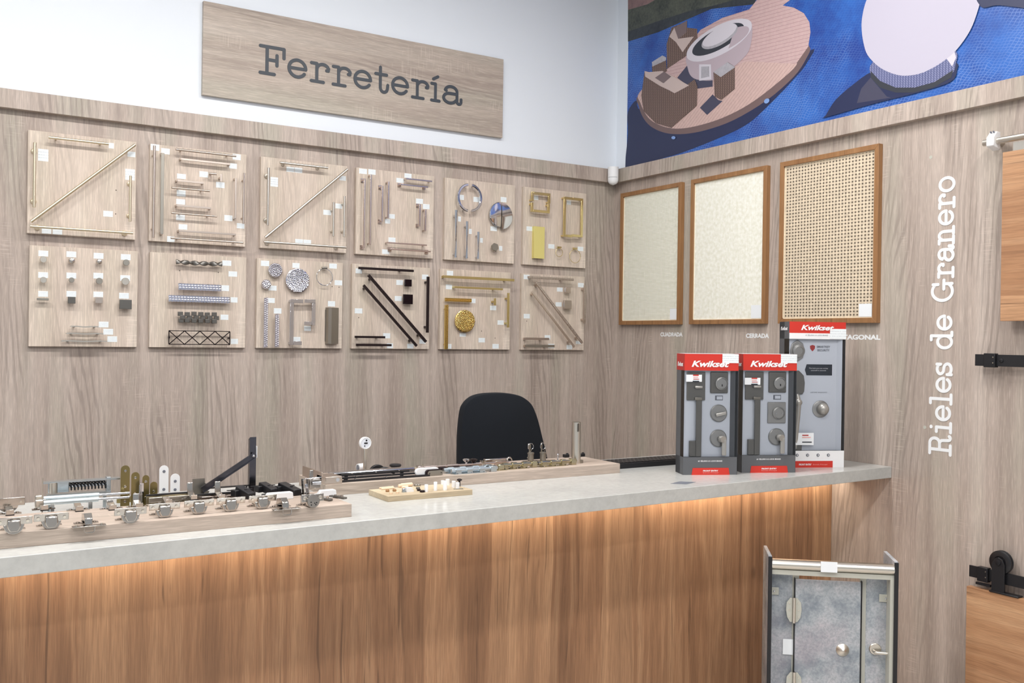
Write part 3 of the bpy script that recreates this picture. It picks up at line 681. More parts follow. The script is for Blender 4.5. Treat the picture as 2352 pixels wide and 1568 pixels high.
# chrome pieces, fifth board
B(4, 5); bd = 'on the fifth top board'
cR = zp(515, 420, .026); R_ = abs(zp(515, 205, .026).z-zp(515, 640, .026).z)/2
for side, lab, w in ((-1, 'left half of the split chrome ring handle '+bd, .0125), (1, 'right half of the split chrome ring handle '+bd, .0125)):
    h = thing('half_ring_pull', (cR.x, YB, cR.z), lab, 'handle', 'two half rings of chrome')
    P = [Vector((cR.x+side*(.005+(R_-w)*math.sin(a)), cR.y, cR.z+(R_-w*.6)*math.cos(a))) for a in [math.radians(6+168*i/26) for i in range(27)]]
    mb = MB(); c_ = Vector((cR.x+side*.005, cR.y-.003, cR.z)); ring = []
    for q_ in P:
        rd = Vector((q_.x-c_.x, 0, q_.z-c_.z)).normalized(); m_ = Vector((q_.x, c_.y, q_.z))
        ring.append([m_+rd*w/2, m_+rd*w*.3-Vector((0, .0022, 0)), m_-rd*w*.3-Vector((0, .0022, 0)), m_-rd*w/2, m_-rd*w/2+Vector((0, .005, 0)), m_+rd*w/2+Vector((0, .005, 0))])
    fs = [(i*6+k, i*6+(k+1) % 6, (i+1)*6+(k+1) % 6, (i+1)*6+k) for i in range(len(P)-1) for k in range(6)]+[tuple(range(6))[::-1], tuple(range((len(P)-1)*6, len(P)*6))]
    if side > 0: fs = [f[::-1] for f in fs]
    mb.add([v for r_ in ring for v in r_], fs); mb.build('half_ring', 'chrome', h)
    for j in (2, 24): MB().cyl(P[j], (P[j].x, YB, P[j].z), .0035, 10).build('post', 'chrome', h)
cD = zp(990, 685, .022); R_ = abs(zp(990, 480, .022).z-zp(990, 885, .022).z)/2
for side, lab, dz in ((-1, 'left half-moon mirror chrome knob '+bd, .004), (1, 'right half-moon mirror chrome knob '+bd, -.002)):
    h = thing('half_moon_pull', (cD.x, YB, cD.z), lab, 'knob', 'two mirror half discs')
    nprof = 10; mb = MB(); rr = R_*(.94 if side < 0 else 1)
    rings = []
    for r_, y_ in ((rr, 0), (rr, .004), (rr*.96, .007), (rr*.7, .0095), (rr*.35, .0108), (.0005, .011)):
        rings.append([Vector((cD.x+side*(.0025+r_*math.sin(a)), YB-.014-y_, cD.z+dz+r_*math.cos(a))) for a in [math.pi*i/24 for i in range(25)]])
    vs = [v for q in rings for v in q]; n = 25
    fs = [(j*n+i, j*n+i+1, (j+1)*n+i+1, (j+1)*n+i) for j in range(5) for i in range(n-1)]+[tuple(range(n))]+[tuple([j*n for j in range(6)]+[j*n+n-1 for j in range(5, -1, -1)])]
    if side > 0: fs = [f[::-1] for f in fs]
    mb.add(vs, fs); mb.build('face', 'chrome', h)
    MB().cyl((cD.x+side*R_*.45, YB-.014, cD.z), (cD.x+side*R_*.45, YB, cD.z), .006, 12).build('post', 'chrome', h)
for p1, p2, lab in (((313, 603), (308, 1315), 'longest tapered chrome handle at left '), ((480, 773), (470, 1330), 'middle tapered chrome handle '), ((650, 930), (641, 1335), 'shortest tapered chrome handle at right ')):
    a, b = handle_pts(p1, p2, .028); h = thing('tapered_pull', (a.x, YB, (a.z+b.z)/2), lab+bd, 'handle', 'three tapered chrome handles')
    mb = MB(); m_ = a.lerp(b, .6); mb.add([], [])
    for (q0, w0), (q1, w1) in (((a, .0075), (m_, .0035)), ((m_, .0035), (b, .0068))):
        ring = [q0+Vector((-w0, 0, 0)), q0+Vector((0, -.006, 0)), q0+Vector((w0, 0, 0)), q0+Vector((0, .004, 0)), q1+Vector((-w1, 0, 0)), q1+Vector((0, -.006, 0)), q1+Vector((w1, 0, 0)), q1+Vector((0, .004, 0))]
        mb.add(ring, [(1, 0, 4, 5), (2, 1, 5, 6), (3, 2, 6, 7), (0, 3, 7, 4), (0, 1, 2, 3), (7, 6, 5, 4)])
    mb.build('bar', 'chrome', h)
    for f in (.13, .93): c = a.lerp(b, f); MB().cyl(c, (c.x, YB, c.z), .0035, 10).build('post', 'chrome', h)
c = zp(893, 1160, .02); h = thing('hexagonal_pull', (c.x, YB, c.z), 'hexagonal brushed nickel knob below the mirror half discs '+bd, 'knob')
MB().lathe((c.x, YB-.016, c.z), (0, -1, 0), [(.021, 0), (.021, .008), (.0195, .0095)], 6).build('head', 'graynick', h); MB().cyl((c.x, YB, c.z), (c.x, YB-.017, c.z), .008, 14).build('stem', 'graynick', h)
for a in ((393, 412, 72, 75), (617, 445, 95, 75), (1023, 447, 90, 75), (875, 882, 100, 68), (360, 737, 45, 75), (523, 923, 45, 75), (690, 1057, 42, 70), (980, 1178, 48, 70)): sticker(*a)
B(5, 5); bd = 'on the last top board'
def ubar(name, pts, w, t, off, m, lab, posts, cat='handle', grp=None):
    P = [zp(x, y, off) for x, y in pts]
    for a, b in zip(P, P[1:]):   # square up
        if abs(a.x-b.x) < abs(a.z-b.z): b.x = a.x
        else: b.z = a.z
    c = sum(P, Vector())/len(P); h = thing(name, (c.x, YB, c.z), lab, cat, grp)
    mb = MB()
    for a, b in zip(P, P[1:]):
        d = (b-a).normalized(); mb.bar(a+d*(-w/2 if a is P[0] else w/2), b+d*w/2, d.cross(Vector((0, 1, 0))), w, t)
    mb.build('bar', m, h, bevel=.0008)
    for i in posts:
        p = P[i]; MB().frame_box((p.x, (p.y+YB)/2, p.z), (w*.3, 0, 0), (0, (YB-p.y)/2, 0), (0, 0, w*.3)).build('post', m, h)
ubar('square_ring_pull', [(1455, 450), (1455, 345), (1705, 380), (1705, 490)], .0125, .009, .024, 'yellow_brass', 'upper U-shaped polished brass half of the small square frame '+bd, (0, 3))
ubar('square_ring_pull', [(1450, 510), (1450, 610), (1695, 640), (1695, 530)], .0125, .009, .024, 'yellow_brass', 'lower U-shaped polished brass half of the small square frame '+bd, (0, 3))
ubar('frame_pull', [(2040, 432), (1940, 420), (1922, 985), (2035, 995)], .0125, .009, .026, 'yellow_brass', 'left bracket of the tall polished brass rectangle '+bd, (1, 2))
ubar('frame_pull', [(2075, 435), (2198, 450), (2180, 995), (2060, 985)], .0125, .009, .026, 'yellow_brass', 'right bracket of the tall polished brass rectangle '+bd, (1, 2))
a = zp(1482, 845, .018); b = zp(1632, 1335, .018)
h = thing('plate_pull', ((a.x+b.x)/2, YB, (a.z+b.z)/2), 'matt yellow rectangular plate handle '+bd, 'handle')
MB().box(a.x, b.x, YB-.020, YB-.0165, b.z, a.z).build('plate', 'yellow_matt', h, bevel=.0006)
MB().box(a.x, a.x+.004, YB-.0165, YB, b.z, a.z).build('flange', 'yellow_matt', h)
for cx, cy, r, tx, ty, lab, m in ((1858, 1240, 62, 1845, 1145, 'smaller thin brass ring pull at the bottom ', 'yellow_brass'), (2095, 1295, 100, 2085, 1170, 'larger thin brass ring pull at the bottom ', 'yellow_brass')):
    c = zp(cx, cy, .016); rz = abs(zp(cx, cy-r, .016).z-zp(cx, cy+r, .016).z)/2; t_ = zp(tx, ty, .014)
    h = thing('ring_pull', (c.x, YB, c.z), lab+bd, 'ring pull'); zt = c.z+rz
    MB().tube([(c.x+rz*math.cos(k), c.y, c.z+rz*math.sin(k)) for k in [2*math.pi*i/36 for i in range(36)]], .0014, 8, True).build('ring', m, h)
    MB().cyl((c.x-.013, YB-.015, zt+.006), (c.x+.013, YB-.015, zt+.006), .0042, 14).build('crossbar', m, h)
    MB().cyl((c.x, YB, zt+.006), (c.x, YB-.016, zt+.006), .004, 12).cyl((c.x, YB-.016, zt+.007), (c.x, YB-.016, zt-.002), .0022, 8).build('post', m, h)
for a in ((1510, 418, 72, 62), (2003, 492, 65, 60), (1410, 882, 88, 65), (1740, 1148, 95, 65), (2177, 1185, 85, 65)): sticker(*a)
# knob board, bottom left
B(6, 2); rows = ('top', 'middle', 'lower')
def knob(x, y, kind, m, lab, r=.008, off=.022, w=.012, hgt=.012):
    c = zp(x, y, off); s_k = depth(c)/FPX/TR[cur['t']][2]; r *= s_k; w *= s_k*1.1; hgt *= s_k; h = thing('knob_pull', (c.x, YB, c.z), lab, 'knob', None)
    if kind == 'dome': MB().lathe((c.x, YB-off+.006, c.z), (0, -1, 0), [(r*.4, -.004), (r, 0), (r*.98, .003), (r*.75, .008), (r*.3, .0105)], 20).build('head', m, h)
    elif kind == 'disc': MB().lathe((c.x, YB-off+.004, c.z), (0, -1, 0), [(r, 0), (r, .006), (r*.93, .0075)], 22).build('head', m, h)
    elif kind == 'cup': MB().lathe((c.x, YB-off+.006, c.z), (0, -1, 0), [(r*.5, -.006), (r*.7, -.002), (r, .002), (r, .008), (r*.9, .010)], 22).build('head', m, h)
    elif kind == 'box': MB().box(c.x-w/2, c.x+w/2, YB-off-.004, YB-off+.008, c.z-hgt/2, c.z+hgt/2).build('head', m, h, bevel=.0008)
    MB().cyl((c.x, YB, c.z), (c.x, YB-off+.005, c.z), min(r, .006)*.75, 12).build('stem', m, h); return h
bd = ' of the bottom-left board'
knob(250, 150, 'cup', 'steel', 'wide cup-shaped steel knob, first in the top row'+bd, r=31)
knob(525, 163, 'dome', 'hinge', 'shiny domed chrome knob, second in the top row'+bd, r=31)
knob(790, 172, 'dome', 'hinge', 'shiny domed chrome knob, third in the top row'+bd, r=28)
knob(1050, 180, 'disc', 'graynick', 'broad flat disc knob, last in the top row'+bd, r=30)
knob(250, 348, 'cup', 'steel', 'short cylindrical steel knob, first in the middle row'+bd, r=30)
knob(523, 348, 'disc', 'graynick', 'small dull disc knob, second in the middle row'+bd, r=25)
knob(790, 358, 'disc', 'graynick', 'dull disc knob, third in the middle row'+bd, r=31)
knob(1042, 362, 'cup', 'steel', 'wide low cup knob, last in the middle row'+bd, r=36)
knob(245, 533, 'box', 'graynick', 'thin rectangular edge knob, first in the lower row'+bd, w=92, hgt=22)
knob(523, 542, 'box', 'pewter', 'dark square knob, second in the lower row'+bd, w=60, hgt=64)
knob(785, 542, 'box', 'nickel', 'light square knob, third in the lower row'+bd, w=62, hgt=60)
knob(1043, 583, 'box', 'pewter', 'largest dark rectangular knob, last in the lower row'+bd, w=100, hgt=90)
for (p1, p2, lab) in (((510, 797), (782, 799), 'shortest and uppermost slim wavy pull'), ((468, 863), (828, 867), 'middle slim wavy pull'), ((422, 937), (865, 939), 'longest and lowest slim wavy pull')):
    a, b = handle_pts(p1, p2, .026); h = thing('slim_pull', ((a.x+b.x)/2, YB, a.z), lab+bd, 'handle', 'three slim pulls')
    mb = MB(); N_ = 20; L_ = b.x-a.x
    for j in range(N_):
        f0, f1 = j/N_, (j+1)/N_; dz = lambda f: .0012*math.sin(f*math.pi*3)
        mb.bar((a.x+L_*f0, a.y, a.z+dz(f0)), (a.x+L_*f1, a.y, a.z+dz(f1)), (0, 1, 0), .013, .0045)
    mb.build('bar', 'steel', h)
    for f in (.14, .86): MB().box(a.x+L_*f-.003, a.x+L_*f+.003, a.y, YB, a.z-.003, a.z+.002).build('post', 'graynick', h)
for a in ((250, 92), (520, 100), (783, 115), (1045, 127), (248, 300), (520, 305), (780, 307), (1040, 330), (248, 482), (520, 482), (780, 488), (1028, 500), (832, 777), (876, 847), (915, 918)): sticker(*a, 97, 55)
# second bottom board
B(7, 2); bd = ' of the second bottom board'
a, b = handle_pts((1530, 170), (1975, 196), .022); h = thing('twisted_pull', ((a.x+b.x)/2, YB, a.z), 'dark pewter pull twisted like a ribbon at the top'+bd, 'handle')
mb = MB(); N_ = 60; L_ = b.x-a.x; pv = None; vs = []
for j in range(N_+1):
    f = j/N_; wd = .0045+.0058*abs(math.cos(f*math.pi*5)); an = f*math.pi*5
    cz = a.z-.002*math.sin(f*math.pi)
    for k in range(8):
        t = 2*math.pi*k/8; lx = math.cos(t)*wd; ly = math.sin(t)*.006
        vs.append(Vector((a.x+L_*f, a.y+lx*math.sin(an)*.4+ly, cz+lx)))
mb.add(vs, [(j*8+k, j*8+(k+1) % 8, (j+1)*8+(k+1) % 8, (j+1)*8+k) for j in range(N_) for k in range(8)]+[tuple(range(8))[::-1], tuple(range(N_*8, N_*8+8))])
mb.build('twist', 'pewter', h)
for f in (.2, .8): MB().cyl((a.x+L_*f, YB, a.z), (a.x+L_*f, a.y, a.z), .003, 10).build('post', 'pewter', h)
def beadbar(p1, p2, rows_, w, t, off, m, name, lab, posts=(.1, .9), pitch=.0115, slant=0.0, grp=None):
    a, b = handle_pts(p1, p2, off); h = thing(name, ((a.x+b.x)/2, YB, (a.z+b.z)/2), lab, 'handle', grp)
    d = (b-a).normalized(); sd_ = Vector((0, 1, 0)).cross(d); L_ = (b-a).length; mb = MB(); mb.bar(a, b, sd_, w, t)
    nb = max(2, int(L_/pitch))
    for i in range(nb):
        for r_ in range(rows_):
            c = a+d*(L_*(i+.5)/nb)+sd_*((r_+.5)/rows_-.5)*w+Vector((0, -t/2, 0))+d*(slant*((r_+.5)/rows_-.5)*pitch)
            q = L_/nb*.46; s2 = w/rows_*.46
            # each bead a low pyramid-dome
            vs = [c-d*q-sd_*s2, c+d*q-sd_*s2, c+d*q+sd_*s2, c-d*q+sd_*s2]; vt = [c-d*q*.5-sd_*s2*.5+Vector((0, -.0028, 0)), c+d*q*.5-sd_*s2*.5+Vector((0, -.0028, 0)), c+d*q*.5+sd_*s2*.5+Vector((0, -.0028, 0)), c-d*q*.5+sd_*s2*.5+Vector((0, -.0028, 0))]
            mb.add(vs+vt, [(4, 5, 6, 7), (0, 1, 5, 4), (1, 2, 6, 5), (2, 3, 7, 6), (3, 0, 4, 7)] if True else [])
    o = mb.build('bar', m, h, smooth=False)
    for f in posts: c = a.lerp(b, f); MB().cyl(c, (c.x, YB, c.z), .004, 10).build('post', m, h)
    return h
beadbar((1553, 414), (1965, 422), 3, .028, .008, .022, 'bead_chrome', 'hammered_bar_pull', 'shorter dimpled chrome bar, upper of two'+bd, pitch=.0118, slant=.4)
beadbar((1458, 527), (2050, 540), 3, .028, .008, .022, 'bead_chrome', 'hammered_bar_pull', 'longer dimpled chrome bar, lower of two'+bd, pitch=.0118, slant=.4)
a = zp(1550, 705, .02); b = zp(1952, 712, .02); h = thing('cluster_pull', ((a.x+b.x)/2, YB, a.z), 'dark pewter handle of overlapping little blocks'+bd, 'handle')
mb = MB(); rr = random.Random(3)
for j in range(6):
    for k in range(3):
        x = a.x+.008+(b.x-a.x-.016)*(j+(.35 if k == 1 else 0))/5.6; z = a.z+(.0145 if k == 0 else 0 if k == 1 else -.0145)+rr.uniform(-.0015, .0015); w_ = .0102
        if k == 2 and j in (0,) : x += .004
        mb.frame_box((x, a.y-rr.uniform(0, .005), z), (w_, 0, 0), (0, .005, 0), (0, 0, .0088))
mb.build('block_cluster', 'pewter', h, bevel=.0012)
for f in (.25, .75): MB().cyl((a.x+(b.x-a.x)*f, YB, a.z), (a.x+(b.x-a.x)*f, a.y+.004, a.z), .004, 10).build('post', 'pewter', h)
a = zp(1462, 836, .02); b = zp(2048, 972, .02); h = thing('lattice_pull', ((a.x+b.x)/2, YB, b.z), 'flat dark frame handle with four X braces at the bottom'+bd, 'handle')
mb = MB(); sd_ = Vector((0, 1, 0))
def strut(p, q): mb.bar(p, q, sd_, .005, .0034)
zt, zb = a.z, b.z
strut((a.x, a.y, zt), (b.x, a.y, zt)); strut((a.x, a.y, zb), (b.x, a.y, zb)); strut((a.x, a.y, zt), (a.x, a.y, zb)); strut((b.x, a.y, zt), (b.x, a.y, zb))
for j in range(4):
    x0 = a.x+(b.x-a.x)*j/4; x1 = a.x+(b.x-a.x)*(j+1)/4; strut((x0, a.y, zt), (x1, a.y, zb)); strut((x0, a.y, zb), (x1, a.y, zt))
mb.build('lattice', 'bronze', h)
for f in (0.01, .99): MB().box(a.x+(b.x-a.x)*f-.002, a.x+(b.x-a.x)*f+.002, a.y, YB, (zt+zb)/2-.004, (zt+zb)/2+.004).build('post', 'bronze', h)
for a in ((2020, 185, 90, 50), (2078, 290, 85, 50), (2005, 427, 75, 55), (2090, 540, 68, 50), (1997, 707, 78, 50), (2093, 940, 72, 50)): sticker(*a)
hole(1565, 258); hole(1937, 275)
# third bottom board
B(8, 4); bd = ' on the third bottom board'
def ham_disc(x, y, r, m, lab, n_r, off=.02):
    c = zp(x, y, off); rz = abs(zp(x, y-r, off).z-zp(x, y+r, off).z)/2; h = thing('dimpled_disc_pull', (c.x, YB, c.z), lab, 'knob', None)
    MB().lathe((c.x, YB-.012, c.z), (0, -1, 0), [(rz, 0), (rz, .004), (rz*.95, .0058)], 36).build('rim', m, h)
    mb = MB(); pitch = .0082
    k = int(rz/pitch)+1
    for i in range(-k*2, k*2+1):
        for j in range(-k*2, k*2+1):
            u = i*pitch*.9+(j % 2)*pitch*.45; v = j*pitch*.74
            if u*u+v*v > (rz-.003)**2: continue
            wq = .0012*math.sin(u*300+j)+.0010*math.cos(v*260+i*2.1); u += .0012*math.sin(j*2.3+i)
            mb.ball((c.x+u, YB-.0178, c.z+v+wq), .0044, (1.15, .85, .8), 8)
    mb.build('dimples', m, h); MB().cyl((c.x, YB, c.z), (c.x, YB-.013, c.z), .007, 12).build('stem', m, h)
ham_disc(340, 215, 88, 'bead_chrome', 'middle-sized dimpled chrome disc knob at upper left'+bd, 5)
ham_disc(612, 342, 150, 'bead_chrome', 'large dimpled chrome disc knob'+bd, 8)
ham_disc(228, 388, 60, 'bead_chrome', 'smallest dimpled chrome disc knob'+bd, 3)
c = zp(938, 300, .016); rz = abs(zp(938, 198, .016).z-zp(938, 402, .016).z)/2
h = thing('ring_pull', (c.x, YB, c.z), 'thin chrome ring pull hanging from a crossbar, top right'+bd, 'ring pull')
MB().tube([(c.x+rz*math.cos(k), c.y, c.z+rz*math.sin(k)) for k in [2*math.pi*i/44 for i in range(44)]], .0017, 8, True).build('ring', 'chrome', h)
MB().cyl((c.x-.013, YB-.015, c.z+rz+.004), (c.x+.012, YB-.015, c.z+rz+.006), .0052, 14).build('crossbar', 'graynick', h)
MB().cyl((c.x, YB, c.z+rz+.005), (c.x, YB-.018, c.z+rz+.005), .003, 12).build('post', 'chrome', h)
beadbar((224, 555), (207, 1165), 2, .0175, .006, .022, 'bead_chrome', 'braided_bar_pull', 'longer braided chrome strip at far left'+bd, pitch=.008, slant=1.0)
beadbar((358, 755), (347, 1160), 2, .0175, .006, .022, 'bead_chrome', 'braided_bar_pull', 'shorter braided chrome strip beside the longer one'+bd, pitch=.008, slant=1.0)
ubar('angled_pull', [(650, 598), (536, 592), (526, 1110), (632, 1118)], .0165, .010, .026, 'chrome', 'taller C-shaped chrome handle with angled arms'+bd, (1, 2))
ubar('angled_pull', [(715, 595), (803, 600), (798, 870), (710, 872)], .0155, .010, .026, 'chrome', 'shorter reversed C-shaped chrome handle'+bd, (1, 2))
a = zp(963, 672, .018); b = zp(1112, 1120, .018); h = thing('fold_pull', ((a.x+b.x)/2, YB, b.z), 'tall folded grey metal plate handle at lower right'+bd, 'handle')
MB().prism([(a.x, YB-.004, b.z), (a.x+.007, YB-.024, b.z), (a.x+.022, YB-.024, b.z), (b.x, YB-.012, b.z), (b.x, YB-.009, b.z), (a.x+.021, YB-.021, b.z), (a.x+.008, YB-.021, b.z), (a.x+.003, YB-.004, b.z)], (0, 0, a.z-b.z)).build('plate', 'graynick', h, smooth=False)
MB().box(a.x, b.x-.004, YB-.008, YB, b.z+.01, a.z-.01).build('backing', 'pewter', h)
for a in ((207, 132, 105, 65), (587, 158, 90, 60), (1042, 165, 95, 60), (300, 435, 100, 60), (1108, 370, 95, 60), (285, 587, 85, 60), (362, 715, 95, 65), (598, 1067, 90, 65), (728, 930, 85, 60), (1023, 628, 90, 65)): sticker(*a)
hole(1030, 416); hole(1115, 424)
# fourth bottom board
B(9, 4); bd = ' of the fourth bottom board'; S = 'bronze'
FB_ = dict(style='flat', off=.03)
pull((1355, 185), (2030, 228), S, 'level black bronze bar at the top'+bd, w=29, t=.009, posts=(.1, .78), square=True, **FB_)
pull((1475, 275), (2182, 1095), S, 'thick ribbed black bronze bar, upper of the two diagonals'+bd, w=33, t=.01, posts=(.06, .9), ribs=.009, **FB_)
pull((1415, 400), (2068, 1145), S, 'smooth black bronze bar, lower of the two diagonals'+bd, w=31, t=.009, posts=(.05, .91), **FB_)
pull((2214, 295), (2194, 982), S, 'upright black bronze bar at the right edge'+bd, w=30, t=.008, posts=(.1, .9), **FB_)
pull((1310, 1032), (1680, 1040), S, 'shorter black bronze bar, upper of the bottom pair'+bd, w=27, t=.008, posts=(.13, .78), **FB_)
pull((1325, 1130), (1758, 1137), S, 'longer black bronze bar, lower of the bottom pair'+bd, w=27, t=.008, posts=(.1, .8), **FB_)
knob(1965, 372, 'box', 'rib_bronze', 'smaller black cube knob'+bd, w=80, hgt=85)
knob(1962, 572, 'box', 'rib_bronze', 'larger black cube knob below the smaller one'+bd, w=112, hgt=118)
for a in ((1358, 225, 80, 60), (2172, 300, 78, 60), (1860, 367, 85, 60), (1842, 563, 88, 60), (1355, 715, 95, 62), (1700, 1020, 88, 62), (1740, 1143, 78, 60), (1992, 1147, 80, 58), (2140, 1090, 78, 55)): sticker(*a)
hole(1358, 797)
# fifth bottom board
B(10, 6); bd = ' of the fifth bottom board'; S = 'olive_gold'
pull((175, 230), (1212, 268), S, 'longest matt gold bar along the top'+bd, w=36, t=.009, posts=(.03, .89), square=True, **FB_)
pull((340, 380), (1043, 405), S, 'shorter level matt gold bar below the top one'+bd, w=28, t=.009, posts=(.03, .85), square=True, **FB_)
pull((935, 540), (931, 640), S, 'tiny upright matt gold T knob'+bd, w=26, t=.008, posts=(.5,), **FB_)
pull((1129, 462), (1125, 965), S, 'upright matt gold bar at the right edge'+bd, w=26, t=.009, posts=(.16, .88), **FB_)
beadbar((203, 562), (590, 568), 1, .0175, .006, .02, 'ham_gold', 'rope_pull', 'level rope-twist gold handle'+bd, pitch=.0062, slant=2)
beadbar((230, 635), (216, 1280), 2, .0185, .006, .02, 'ham_gold', 'rope_pull', 'upright rope-twist gold handle at the left'+bd, pitch=.0072, slant=1)
ham_disc(502, 873, 165, 'ham_gold', 'round dimpled gold disc knob'+bd, 8)
for a in ((277, 172, 95, 68), (262, 373, 95, 68), (617, 577, 68, 65), (907, 680, 92, 65), (1015, 893, 92, 65), (463, 1073, 95, 50), (740, 1150, 95, 65), (942, 1240, 95, 68), (268, 1240, 60, 68)): sticker(*a)
hole(738, 1018); hole(935, 1120)
B(11, 6); bd = ' of the last bottom board'; S = 'nickel'
pull((1415, 230), (2080, 270), S, 'level hammered grey bar at the top'+bd, w=36, t=.009, ribs=.011, posts=(.09, .76), square=True, bm='ham_grey', **FB_)
pull((1532, 305), (2205, 1190), S, 'ribbed grey bar, upper of the two diagonals'+bd, w=34, t=.009, posts=(.05, .92), bm='ham_grey', ribs=.009, **FB_)
pull((1470, 440), (2092, 1250), S, 'smooth grey bar, lower of the two diagonals'+bd, w=30, t=.008, posts=(.05, .91), **FB_)
pull((2252, 350), (2234, 905), S, 'upright ribbed bar overhanging the right edge'+bd, w=28, t=.009, posts=(.1, .9), bm='ham_grey', ribs=.009, **FB_)
pull((1365, 1130), (1720, 1132), S, 'shorter grey bar, upper of the bottom pair'+bd, w=34, t=.008, posts=(.1, .73), bm='ham_grey', **FB_)
pull((1380, 1232), (1800, 1240), S, 'longer grey bar, lower of the bottom pair'+bd, w=38, t=.008, posts=(.06, .73), bm='graynick', **FB_)
knob(1998, 422, 'box', 'champagne', 'smaller square grey knob'+bd, w=82, hgt=85)
knob(1995, 632, 'box', 'ham_grey', 'larger ribbed square grey knob'+bd, w=115, hgt=125)
for a in ((1395, 228, 90, 65), (2187, 347, 85, 62), (1880, 412, 85, 60), (1862, 628, 92, 62), (1397, 800, 92, 65), (1700, 1108, 85, 60), (1755, 1235, 90, 62), (2155, 1185, 85, 45), (2020, 1252, 85, 62)): sticker(*a)
hole(1397, 872)

# ================================================================== framed cane panels on the right wall
def cane(name, base, holec, pu, pv, r, kind):
    m = mat(name, base, .6); N = NT(m); s = N.n('ShaderNodeSeparateXYZ'); N.l(N.coord(), s.inputs[0]); y, z = s.outputs[1], s.outputs[2]
    wob = N.noise(N.coord(), 9, 1)
    u = N.math('ADD', N.math('DIVIDE', y, pu), N.math('MULTIPLY', wob, .16 if kind == 'oct' else .3)); v = N.math('ADD', N.math('DIVIDE', z, pv), N.math('MULTIPLY', wob, .2 if kind == 'oct' else .35))
    if kind == 'dense':
        row = N.math('FLOOR', u); v = N.math('ADD', v, N.math('MULTIPLY', row, .5))
    fu = N.math('SUBTRACT', N.math('FRACT', u), .5); fv = N.math('SUBTRACT', N.math('FRACT', v), .5)
    d = N.math('SQRT', N.math('ADD', N.math('MULTIPLY', fu, fu), N.math('MULTIPLY', fv, fv)))
    if kind == 'square': d = N.math('MAXIMUM', N.math('ABSOLUTE', fu), N.math('ABSOLUTE', fv))
    if kind == 'dense': d = N.math('MAXIMUM', N.math('MULTIPLY', N.math('ABSOLUTE', fu), .62), N.math('MULTIPLY', N.math('ABSOLUTE', fv), 1.9))
    f = N.ramp(d, [(r-.03, g(1)), (r+.05, g(0))])
    tone = N.mix(N.ramp(N.noise(N.mapping(N.coord(), (1, 60, 60)), 1, 3), [(.35, g(0)), (.65, g(1))]), lin([v*.93 for v in base]), lin([min(255, v*1.04) for v in base]))
    if kind == 'oct':   # diagonal strands
        dg = N.math('MINIMUM', N.math('ABSOLUTE', N.math('SUBTRACT', N.math('ABSOLUTE', fu), N.math('SUBTRACT', .5, N.math('ABSOLUTE', fv)))), 1.0)
        tone = N.mix(N.ramp(dg, [(.02, g(.55)), (.08, g(0))]), tone, lin([v*.78 for v in base]))
    N.l(N.mix(f, tone, lin(holec)), N.b.inputs['Base Color']); N.bump(N.math('SUBTRACT', 1.0, f), .35, .0015); return m
M['cane_sq'] = cane('pale_open_weave', (250, 250, 234), (150, 146, 124), .0078, .0072, .2, 'square')
M['cane_dense'] = cane('cream_close_weave', (254, 253, 238), (226, 226, 208), .011, .006, .2, 'dense')
M['cane_oct'] = cane('octagonal_cane', (222, 206, 182), (84, 70, 56), .0163, .0139, .24, 'oct')
M['cane_edge'] = mat('cream_piping', (240, 226, 200), .6)
zt, zb = 2.293, 1.5836
for (ya, yb, m, lab, sx, sw, sh) in ((-.0805, -.5644, 'cane_sq', 'narrow framed panel of pale square open weave nearest the corner', .065, .05, .055),
                               (-.6337, -1.1288, 'cane_dense', 'middle framed panel of cream close weave', .052, .062, .06),
                               (-1.205, -1.7156, 'cane_oct', 'largest-looking framed panel of tan octagonal cane with round holes', .045, .062, .052)):
    fw = .021; D = .024
    h = thing('cane_screen', (WB_, (ya+yb)/2, zb), lab+', on the right wall', 'framed panel', 'framed woven cane samples')
    for q in (((ya, yb), (zt, zt-fw)), ((ya, yb), (zb+fw, zb))):
        pass
    def P(y, z): return Vector((WB_-D, y, z))
    for pts in ([P(ya, zt), P(yb, zt), P(yb+fw, zt-fw), P(ya-fw, zt-fw)], [P(ya, zb), P(ya-fw, zb+fw), P(yb+fw, zb+fw), P(yb, zb)],
                [P(ya, zt), P(ya-fw, zt-fw), P(ya-fw, zb+fw), P(ya, zb)], [P(yb, zt), P(yb, zb), P(yb+fw, zb+fw), P(yb+fw, zt-fw)]):
        MB().prism(pts, (D, 0, 0)).build('frame_rail', 'frame_wood', h, bevel=.001)
    o = MB().box(WB_-.014, WB_-.001, ya-fw, yb+fw, zb+fw, zt-fw).build('cane_webbing', m, h)
    mb = MB(); e = .0032
    for y_ in (ya-fw, yb+fw+e): mb.box(WB_-.0165, WB_-.012, y_, y_-e, zb+fw, zt-fw)
    for z_ in (zb+fw, zt-fw-e): mb.box(WB_-.0165, WB_-.012, ya-fw, yb+fw, z_, z_+e)
    mb.build('edge_piping', 'cane_edge', h)
    yy = yb+fw+.006; MB().box(WB_-.0175, WB_-.0165, yy, yy+sw, zb+fw+.004, zb+fw+.004+sh).build('price_label', 'paper', h, bevel=0)

